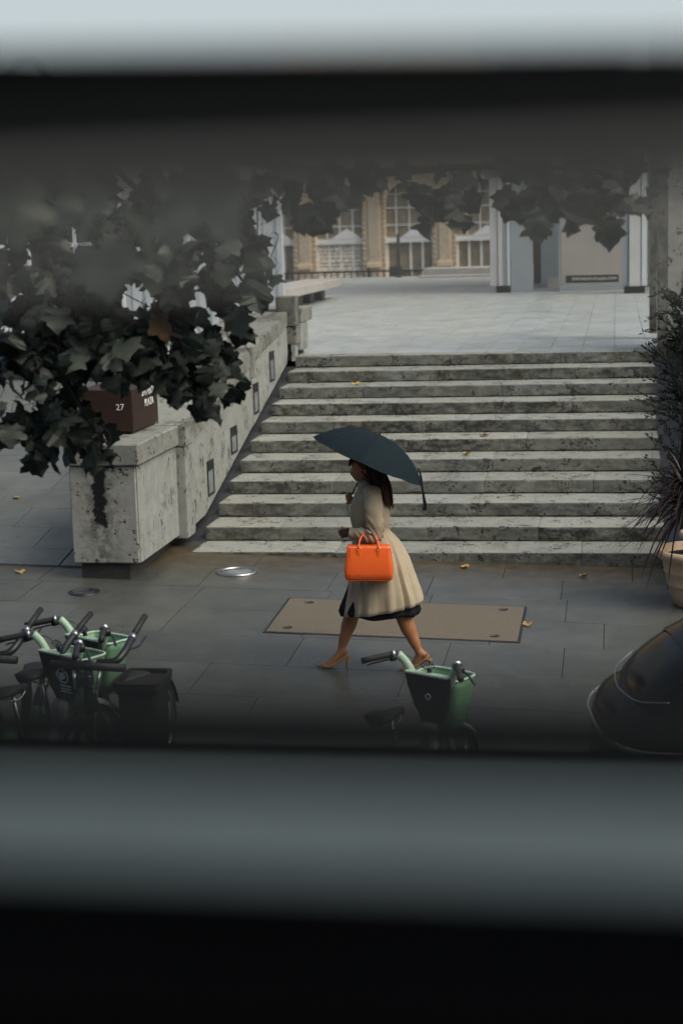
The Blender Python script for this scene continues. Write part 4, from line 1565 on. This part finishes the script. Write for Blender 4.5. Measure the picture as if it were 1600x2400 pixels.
def wheel(parent, x, r_=.33):
    bm = bmesh.new()
    add_tube(bm, [(x + (r_ - .02) * math.cos(a), 0, r_ + (r_ - .02) * math.sin(a)) for a in [2 * math.pi * q / 36 for q in range(37)]], .021, 8, False)
    w_ = from_bm('wheel', bm, M['bike_rubber'], parent, True)
    bm = bmesh.new()
    add_tube(bm, [(x + (r_ - .045) * math.cos(a), 0, r_ + (r_ - .045) * math.sin(a)) for a in [2 * math.pi * q / 36 for q in range(37)]], .011, 6, False)
    from_bm('rim', bm, M['steel'], w_, True)
    bm = bmesh.new()
    for q in range(18):
        a = 2 * math.pi * q / 18
        add_tube(bm, [(x, (-1) ** q * .025, r_), (x + (r_ - .05) * math.cos(a), 0, r_ + (r_ - .05) * math.sin(a))], .0012, 4, False)
    add_tube(bm, [(x, -.05, r_), (x, .05, r_)], .03, 10)
    from_bm('spokes', bm, M['steel'], w_)
    return w_


def fender(parent, x, m, a0, a1, r_=.33):
    bm = bmesh.new()
    n = 16
    prev = None
    for i in range(n + 1):
        a = a0 + (a1 - a0) * i / n
        rowv = []
        for yy, dr in ((-.038, -.028), (-.025, 0), (0, .008), (.025, 0), (.038, -.028)):
            rr_ = r_ + .025 + dr
            rowv.append(bm.verts.new((x + rr_ * math.cos(a), yy, r_ + rr_ * math.sin(a))))
        if prev:
            for k_ in range(4): bm.faces.new((prev[k_], prev[k_ + 1], rowv[k_ + 1], rowv[k_]))
        prev = rowv
    o = from_bm('mudguard', bm, m, parent, True)
    o.modifiers.new('thick', 'SOLIDIFY').thickness = .003
    return o


def saddle(parent, x=-.17, z=.93):
    bm = bmesh.new()
    secs = []
    for t, hw, zz in ((-.13, .05, .0), (-.12, .085, .012), (-.06, .095, .018), (0, .07, .012), (.06, .035, .010), (.12, .022, .008), (.145, .012, .0)):
        secs.append([Vector((x + t, hw * math.cos(a), z + zz + (.022 if math.sin(a) > 0 else .035) * math.sin(a))) for a in [2 * math.pi * q / 14 for q in range(14)]])
    add_loft(bm, secs)
    from_bm('saddle', bm, M['bike_rubber'], parent, True)
    tube('seat_post', [(x + .02, 0, z - .02), (x + .10, 0, .45)], .017, M['steel'], parent, 10)
    bm = bmesh.new()
    for yy in (-.03, .03): add_tube(bm, smooth_path([(x - .1, yy, z - .005), (x - .03, yy, z - .045), (x + .06, yy, z - .045), (x + .12, yy * .4, z - .005)], 4), .004, 6)
    from_bm('saddle_rails', bm, M['steel'], parent)


def drivetrain(parent):
    bm = bmesh.new()
    add_tube(bm, [(0, -.07, .30), (0, .07, .30)], .03, 12)
    add_tube(bm, [(0, -.075, .30), (.15, -.085, .22)], .011, 8)
    add_tube(bm, [(0, .075, .30), (-.15, .085, .38)], .011, 8)
    from_bm('cranks', bm, M['bike_black'], parent)
    for sx, sy, zz in ((.15, -.13, .22), (-.15, .13, .38)):
        box('pedal', sx - .045, sx + .045, sy - .045, sy + .045, zz - .012, zz + .012, M['bike_black'], parent, .004)
    bm = bmesh.new()
    for d in (.0, .17, .30):
        pass
    add_tube(bm, [(-.02, .13, .30), (-.12, .24, .02)], .011, 8)
    from_bm('kick_stand', bm, M['bike_black'], parent)


def green_bike(loc, ang, label):
    b = empty('hire_bicycle', loc, ang)
    tag(b, label, 'bicycle', 'green hire bicycles parked by the kerb')
    wheel(b, .60)
    wheel(b, -.52)
    fender(b, .60, M['bike_grey'], R(35), R(165))
    fender(b, -.52, M['bike_green'], R(10), R(170))
    # step-through frame
    tube('main_frame', smooth_path([(.46, 0, .72), (.38, 0, .54), (.18, 0, .36), (0, 0, .31), (-.06, 0, .50), (-.02, 0, .68)], 6), [.038] * 31, M['bike_green'], b, 12)
    tube('rear_stay', [(-.06, 0, .45), (-.30, .05, .40), (-.52, .06, .33)], .016, M['bike_green'], b)
    tube('rear_stay', [(-.06, 0, .45), (-.30, -.05, .40), (-.52, -.06, .33)], .016, M['bike_green'], b)
    tube('head_tube', [(.425, 0, .98), (.48, 0, .72)], [.034, .036], M['bike_grey'], b, 12)
    for s_ in (-1, 1): tube('fork_leg', [(.48, s_ * .03, .73), (.50, s_ * .06, .66), (.60, s_ * .06, .33)], [.022, .02, .014], M['bike_grey'], b, 8)
    # swept handlebar
    for s_ in (-1, 1):
        tube('handlebar', smooth_path([(.44, s_ * .015, .94), (.44, s_ * .11, .97), (.425, s_ * .175, 1.07), (.39, s_ * .215, 1.135)], 6), [.026] * 19, M['bike_mint'], b, 10)
        g = tube('grip', [(.39, s_ * .215, 1.135), (.36, s_ * .245, 1.132), (.26, s_ * .33, 1.115), (.22, s_ * .365, 1.105)], [.019, .020, .019, .020], M['bike_rubber'], b, 12)
        bm = bmesh.new()
        add_tube(bm, [(.375, s_ * .228, 1.135), (.36, s_ * .242, 1.133)], .029, 14)
        from_bm('clamp', bm, M['steel'], b, True)
        bm = bmesh.new()
        add_tube(bm, [(.39, s_ * .235, 1.115), (.365, s_ * .265, 1.105)], .024, 12)
        from_bm('shifter', bm, M['bike_black'], b, True)
        tube('brake_lever', smooth_path([(.40, s_ * .235, 1.10), (.38, s_ * .30, 1.085), (.33, s_ * .37, 1.065), (.315, s_ * .395, 1.055)], 4), [.009] * 10 + [.008, .008, .010], M['bike_black'], b, 8, flat=.6)
        tube('brake_cable', smooth_path([(.40, s_ * .23, 1.12), (.47, s_ * .17, 1.10), (.50, s_ * .08, 1.0), (.48, s_ * .03, .85)], 5), .003, M['bike_black'], b, 5)
    # basket: green shell, open top, pale rim
    bm = bmesh.new()
    rows_ = []
    for z, x0, x1, hw in ((.66, .47, .57, .10), (.72, .45, .61, .13), (.84, .445, .64, .155), (.95, .44, .66, .172), (1.0, .435, .67, .176)):
        cx, ax = (x0 + x1) / 2, (x1 - x0) / 2
        rows_.append([Vector((p.x, p.y, p.z)) for p in ring((cx, 0, z), ax, hw, 36, 5)])
    V = [[bm.verts.new(p) for p in r_] for r_ in rows_]
    for a, c in zip(V, V[1:]):
        for k_ in range(36): bm.faces.new((a[k_], a[(k_ + 1) % 36], c[(k_ + 1) % 36], c[k_]))
    bm.faces.new(V[0][::-1])
    o = from_bm('basket', bm, M['bike_green'], b, True)
    o.modifiers.new('thick', 'SOLIDIFY').thickness = .006
    bm = bmesh.new()
    add_tube(bm, [p + Vector((0, 0, .002)) for p in ring((.5525, 0, 1.0), .1175, .176, 36, 5)] + [ring((.5525, 0, 1.002), .1175, .176, 36, 5)[0]], .009, 6, False)
    from_bm('basket_rim', bm, M['bike_mint'], o, True)
    # cockpit panel on the rider's side
    pts = [(-.155, 1.03), (.155, 1.03), (.150, .96), (.112, .82), (.066, .735), (-.066, .735), (-.112, .82), (-.150, .96)]
    bm = bmesh.new()
    A = [bm.verts.new((.375 + (1.03 - z) * .16, y, z)) for y, z in pts]
    B = [bm.verts.new((.41 + (1.03 - z) * .16, y, z)) for y, z in pts]
    bm.faces.new(A)
    bm.faces.new(B[::-1])
    for i in range(8): bm.faces.new((A[i], A[(i + 1) % 8], B[(i + 1) % 8], B[i]))
    pn = from_bm('cockpit_panel', bm, M['bike_black'], b)
    bm = bmesh.new()
    for q in range(4):
        a, c = (q * math.pi / 2), ((q + 1) * math.pi / 2)
        P0 = Vector((.393, .021 * math.cos(a), .90 + .021 * math.sin(a)))
        P1 = Vector((.393, .021 * math.cos(c), .90 + .021 * math.sin(c)))
        add_tube(bm, [P0, P1], .005, 6)
    from_bm('badge', bm, M['sticker'], pn)
    bm = bmesh.new()
    for a in range(6):
        t = R(20 + a * 28)
        add_tube(bm, [(.41, 0, 1.05), (.405 - .01, .052 * math.cos(t), 1.075 + .045 * math.sin(t))], .003, 5)
    add_tube(bm, [(.395, .052 * math.cos(R(20 + a * 9)), 1.075 + .045 * math.sin(R(20 + a * 9))) for a in range(17)], .0035, 5)
    add_tube(bm, [(.43, 0, 1.0), (.41, 0, 1.06)], .014, 8)
    from_bm('phone_holder', bm, M['bike_black'], b)
    box('top_edge', .368, .42, -.158, .158, 1.031, 1.045, M['bike_mint'], pn, .003)
    box('front_cover', .355, .43, -.052, .052, .42, .733, M['bike_grey'], b, .015)
    saddle(b, .0, .88)
    drivetrain(b)
    return b


H60 = R(60)
gb1 = green_bike((3.035, -7.235, sz(3.03)), H60, 'green hire bicycle standing alone in front of the walking person')
gb2 = green_bike((.728, -6.716, sz(.73)), H60, 'green hire bicycle nearest the pavement in the left cluster, basket showing')
gb3 = green_bike((.691, -7.123, sz(.69)), H60, 'green hire bicycle with a round white sticker in the left cluster')
# round sticker with two lines of small print on the second bicycle's panel
pn3 = [o for o in gb3.children if o.name.startswith('cockpit_panel')][0]
bm = bmesh.new()
add_tube(bm, [Vector((.388 + .16 * -.047 * math.sin(a), -.045 + .047 * math.cos(a), .90 + .047 * math.sin(a))) for a in [2 * math.pi * q / 26 for q in range(27)]], .0055, 6, False)
add_tube(bm, [(.382, -.045, .90), (.392, -.045, .90)], .024, 18)
from_bm('round_sticker', bm, M['sticker'], pn3)
for z, hw in ((.812, .05), (.79, .046), (.772, .05)):
    box('sticker_line', .371 + (1.03 - z) * .16, .377 + (1.03 - z) * .16, -.045 - hw, -.045 + hw, z + .012, z + .024, M['sticker'], pn3)


def dark_bike(loc, ang, label, guard):
    b = empty('city_bicycle', loc, ang)
    tag(b, label, 'bicycle', 'black bicycles parked facing the street')
    wheel(b, .60)
    wheel(b, -.52)
    fender(b, .60, guard, R(20), R(165))
    fender(b, -.52, M['bike_black'], R(10), R(170))
    tube('main_frame', smooth_path([(.46, 0, .85), (.33, 0, .60), (.15, 0, .36), (0, 0, .31), (-.08, 0, .50), (-.11, 0, .72)], 6), [.036] * 31, M['bike_black'], b, 10)
    for s_ in (-1, 1):
        tube('rear_stay', [(-.06, 0, .45), (-.30, s_ * .05, .40), (-.52, s_ * .06, .33)], .015, M['bike_black'], b)
        tube('fork_leg', [(.50, s_ * .05, .72), (.60, s_ * .06, .33)], [.02, .014], M['bike_black'], b, 8)
        tube('handlebar', smooth_path([(.44, s_ * .06, 1.02), (.43, s_ * .17, 1.03), (.36, s_ * .205, 1.07), (.22, s_ * .20, 1.13)], 6), [.024] * 19, M['bike_black'], b, 10)
        tube('grip', [(.22, s_ * .20, 1.13), (.08, s_ * .195, 1.185), (-.01, s_ * .19, 1.215)], [.021, .019, .020], M['bike_rubber'], b, 12)
        bm = bmesh.new()
        add_tube(bm, [(.235, s_ * .20, 1.124), (.20, s_ * .20, 1.138)], .027, 12)
        from_bm('clamp', bm, M['steel'], b, True)
        tube('fork_crown', [(.47, s_ * .09, .98), (.50, s_ * .07, .86)], .013, M['steel'], b, 8)
        tube('brake_lever', smooth_path([(.30, s_ * .215, 1.075), (.20, s_ * .235, 1.075), (.09, s_ * .235, 1.11)], 4), .007, M['bike_black'], b, 6)
    tube('crossbar', [(.46, -.25, 1.0), (.46, .25, 1.0)], [.026, .026], M['bike_rubber'], b, 12)
    tube('stem', [(.44, 0, 1.03), (.49, 0, .70)], .03, M['bike_black'], b, 10)
    box('front_lamp', .47, .53, -.05, .05, .88, .96, M['bike_black'], b, .01)
    saddle(b, -.2, .74)
    drivetrain(b)
    return b


# handlebar centre of each sits 0.44 m ahead of its origin
A250 = R(262)
hd_ = Vector((math.cos(A250), math.sin(A250), 0)) * .44
for cx, cy, lab, gd in ((1.12, -6.87, 'black bicycle with long upright grips in front of the green basket', M['bike_black']), (.40, -6.80, 'black bicycle with a teal mudguard at the left edge', M['teal'])):
    dark_bike((cx - hd_.x, cy - hd_.y, sz(cx)), A250, lab, gd)

# dark planter tub beside the bicycles
pl = empty('planter_tub', (1.30, -6.33, sz(1.30)))
tag(pl, 'dark tapered planter tub with a rough rim beside the black bicycles', 'planter')
bm = bmesh.new()
add_loft(bm, [ring((0, 0, z), ax, ay, 32, 7) for z, ax, ay in ((0, .10, .13), (.03, .11, .14), (.70, .135, .175), (.74, .155, .20), (.79, .16, .205), (.79, .135, .17), (.74, .13, .165))])
from_bm('tub', bm, mat('dark_tub', (.004, .0045, .0045), .9, .4, 12, .3, 40), pl)
bm = bmesh.new()
add_loft(bm, [ring((0, 0, z), ax * .78, ax, 20, 7) for z, ax in ((.70, .16), (.765, .164))])
from_bm('soil', bm, mat('gravelly_soil', (.012, .011, .009), .9, .7, 60, .8, 60), pl)

# ------------------------------------------------------------------ parked black car
M['car_paint'] = mat('black_car_paint', (.0015, .002, .0024), .13, .1, 3, spec=.055, coat=.0, world=False)
car = empty('parked_car', (4.24, -7.05, sz(4.5)), R(9))
tag(car, 'glossy black fastback car parked at the right edge', 'car')
LOW = [(-.01, .20, .50, .86), (.0, .34, .44, .92), (.05, .54, .36, .98), (.15, .70, .28, 1.05), (.35, .83, .22, 1.09), (.8, .90, .19, 1.06), (1.5, .92, .18, .97), (2.4, .92, .18, .95), (3.2, .90, .19, .90), (3.9, .84, .22, .78), (4.22, .66, .3, .66), (4.32, .40, .4, .58)]


def car_ring(x, hw, zb, zt, n=40, e=3.6):
    zc, az = (zb + zt) / 2, (zt - zb) / 2
    out = []
    for k_ in range(n):
        a = 2 * math.pi * k_ / n
        ca, sa = math.cos(a), math.sin(a)
        out.append(Vector((x, hw * math.copysign(abs(ca) ** (2 / e), ca), zc + az * math.copysign(abs(sa) ** (2 / e), sa))))
    return out


bm = bmesh.new()
add_loft(bm, [car_ring(*q) for q in LOW])
cbody = from_bm('body', bm, M['car_paint'], car, True)
sbm = cbody.modifiers.new('round', 'SUBSURF')
sbm.levels = sbm.render_levels = 1
TOP = [(.14, .40, .80, 1.085), (.28, .56, .80, 1.20), (.45, .63, .80, 1.32), (.70, .67, .80, 1.45), (1.05, .69, .80, 1.53), (1.6, .70, .80, 1.56), (2.1, .69, .80, 1.52), (2.6, .66, .80, 1.25), (3.0, .62, .80, 1.02), (3.15, .55, .78, .93)]
bm = bmesh.new()
add_loft(bm, [car_ring(x, hw, zb, zt, 40, 2.9) for x, hw, zb, zt in TOP])
croof = from_bm('roof', bm, M['car_paint'], car, True)
sbm = croof.modifiers.new('round', 'SUBSURF')
sbm.levels = sbm.render_levels = 1


def patch(name, stations, ks, m, off=1.004):
    bm = bmesh.new()
    prev = None
    for x, hw, zb, zt in stations:
        rg = car_ring(x, hw * off, zb, zt + .004, 40, 2.9)
        v = [bm.verts.new(rg[k_ % 40]) for k_ in ks]
        if prev:
            for i in range(len(v) - 1): bm.faces.new((prev[i], prev[i + 1], v[i + 1], v[i]))
        prev = v
    return from_bm(name, bm, m, car, True)


M['car_glass'] = mat('car_glass', (.003, .004, .005), .15, .1, 3, spec=.04, world=False)
patch('rear_window', TOP[2:5], range(5, 16), M['car_glass'])
patch('windscreen', TOP[6:9], range(4, 17), M['car_glass'])
patch('side_window', TOP[3:7], range(1, 4), M['car_glass'])
patch('side_window', TOP[3:7], range(17, 20), M['car_glass'])
ls = []
for x, hw, zb, zt in LOW[4::-1]: ls.append((x - .012, hw * .985, .86 + .10 * x))
lsm = [(x, -y, z) for x, y, z in ls[::-1]]
tube('tail_lamp', smooth_path(ls + lsm, 4), .011, mat('clear_lamp', (.32, .34, .34), .12, .4, 25, world=False, spec=.6), car, 8, flat=1.6)
tube('chrome_trim', smooth_path([(.30, .56, 1.13), (.17, .38, 1.085), (.12, .12, 1.07), (.12, -.12, 1.07), (.17, -.38, 1.085), (.30, -.58, 1.13)], 6), .0045, M['steel'], car, 6)
tube('bumper', smooth_path([(.30, .85, .42), (.08, .66, .42), (-.03, .36, .43), (-.05, 0, .43), (-.03, -.36, .43), (.08, -.66, .42), (.30, -.85, .42)], 5), .07, M['car_paint'], car, 10)
for wx in (.82, 3.35):
    for s_ in (-1, 1):
        bm = bmesh.new()
        prof2 = [(.20, -.1), (.31, -.1), (.325, -.07), (.325, .07), (.31, .1), (.20, .1)]
        rings2 = [[Vector((wx + r_ * math.cos(2 * math.pi * k_ / 32), s_ * .80 + yy, .325 + r_ * math.sin(2 * math.pi * k_ / 32))) for k_ in range(32)] for r_, yy in prof2]
        add_loft(bm, rings2)
        wh = from_bm('wheel', bm, M['bike_rubber'], car)
        bm = bmesh.new()
        for q in range(5):
            a = 2 * math.pi * q / 5
            add_tube(bm, [(wx, s_ * .89, .325), (wx + .20 * math.cos(a), s_ * .895, .325 + .20 * math.sin(a))], [.03, .022], 6)
        from_bm('rim', bm, M['steel'], wh)
tube('door_mirror', [(2.45, .86, 1.02), (2.42, 1.0, 1.06)], [.05, .07], M['car_paint'], car, 10)
tube('door_mirror', [(2.45, -.86, 1.02), (2.42, -1.0, 1.06)], [.05, .07], M['car_paint'], car, 10)
box('number_plate', -.035, -.028, -.25, .25, .52, .63, M['hoarding'], car, .003)
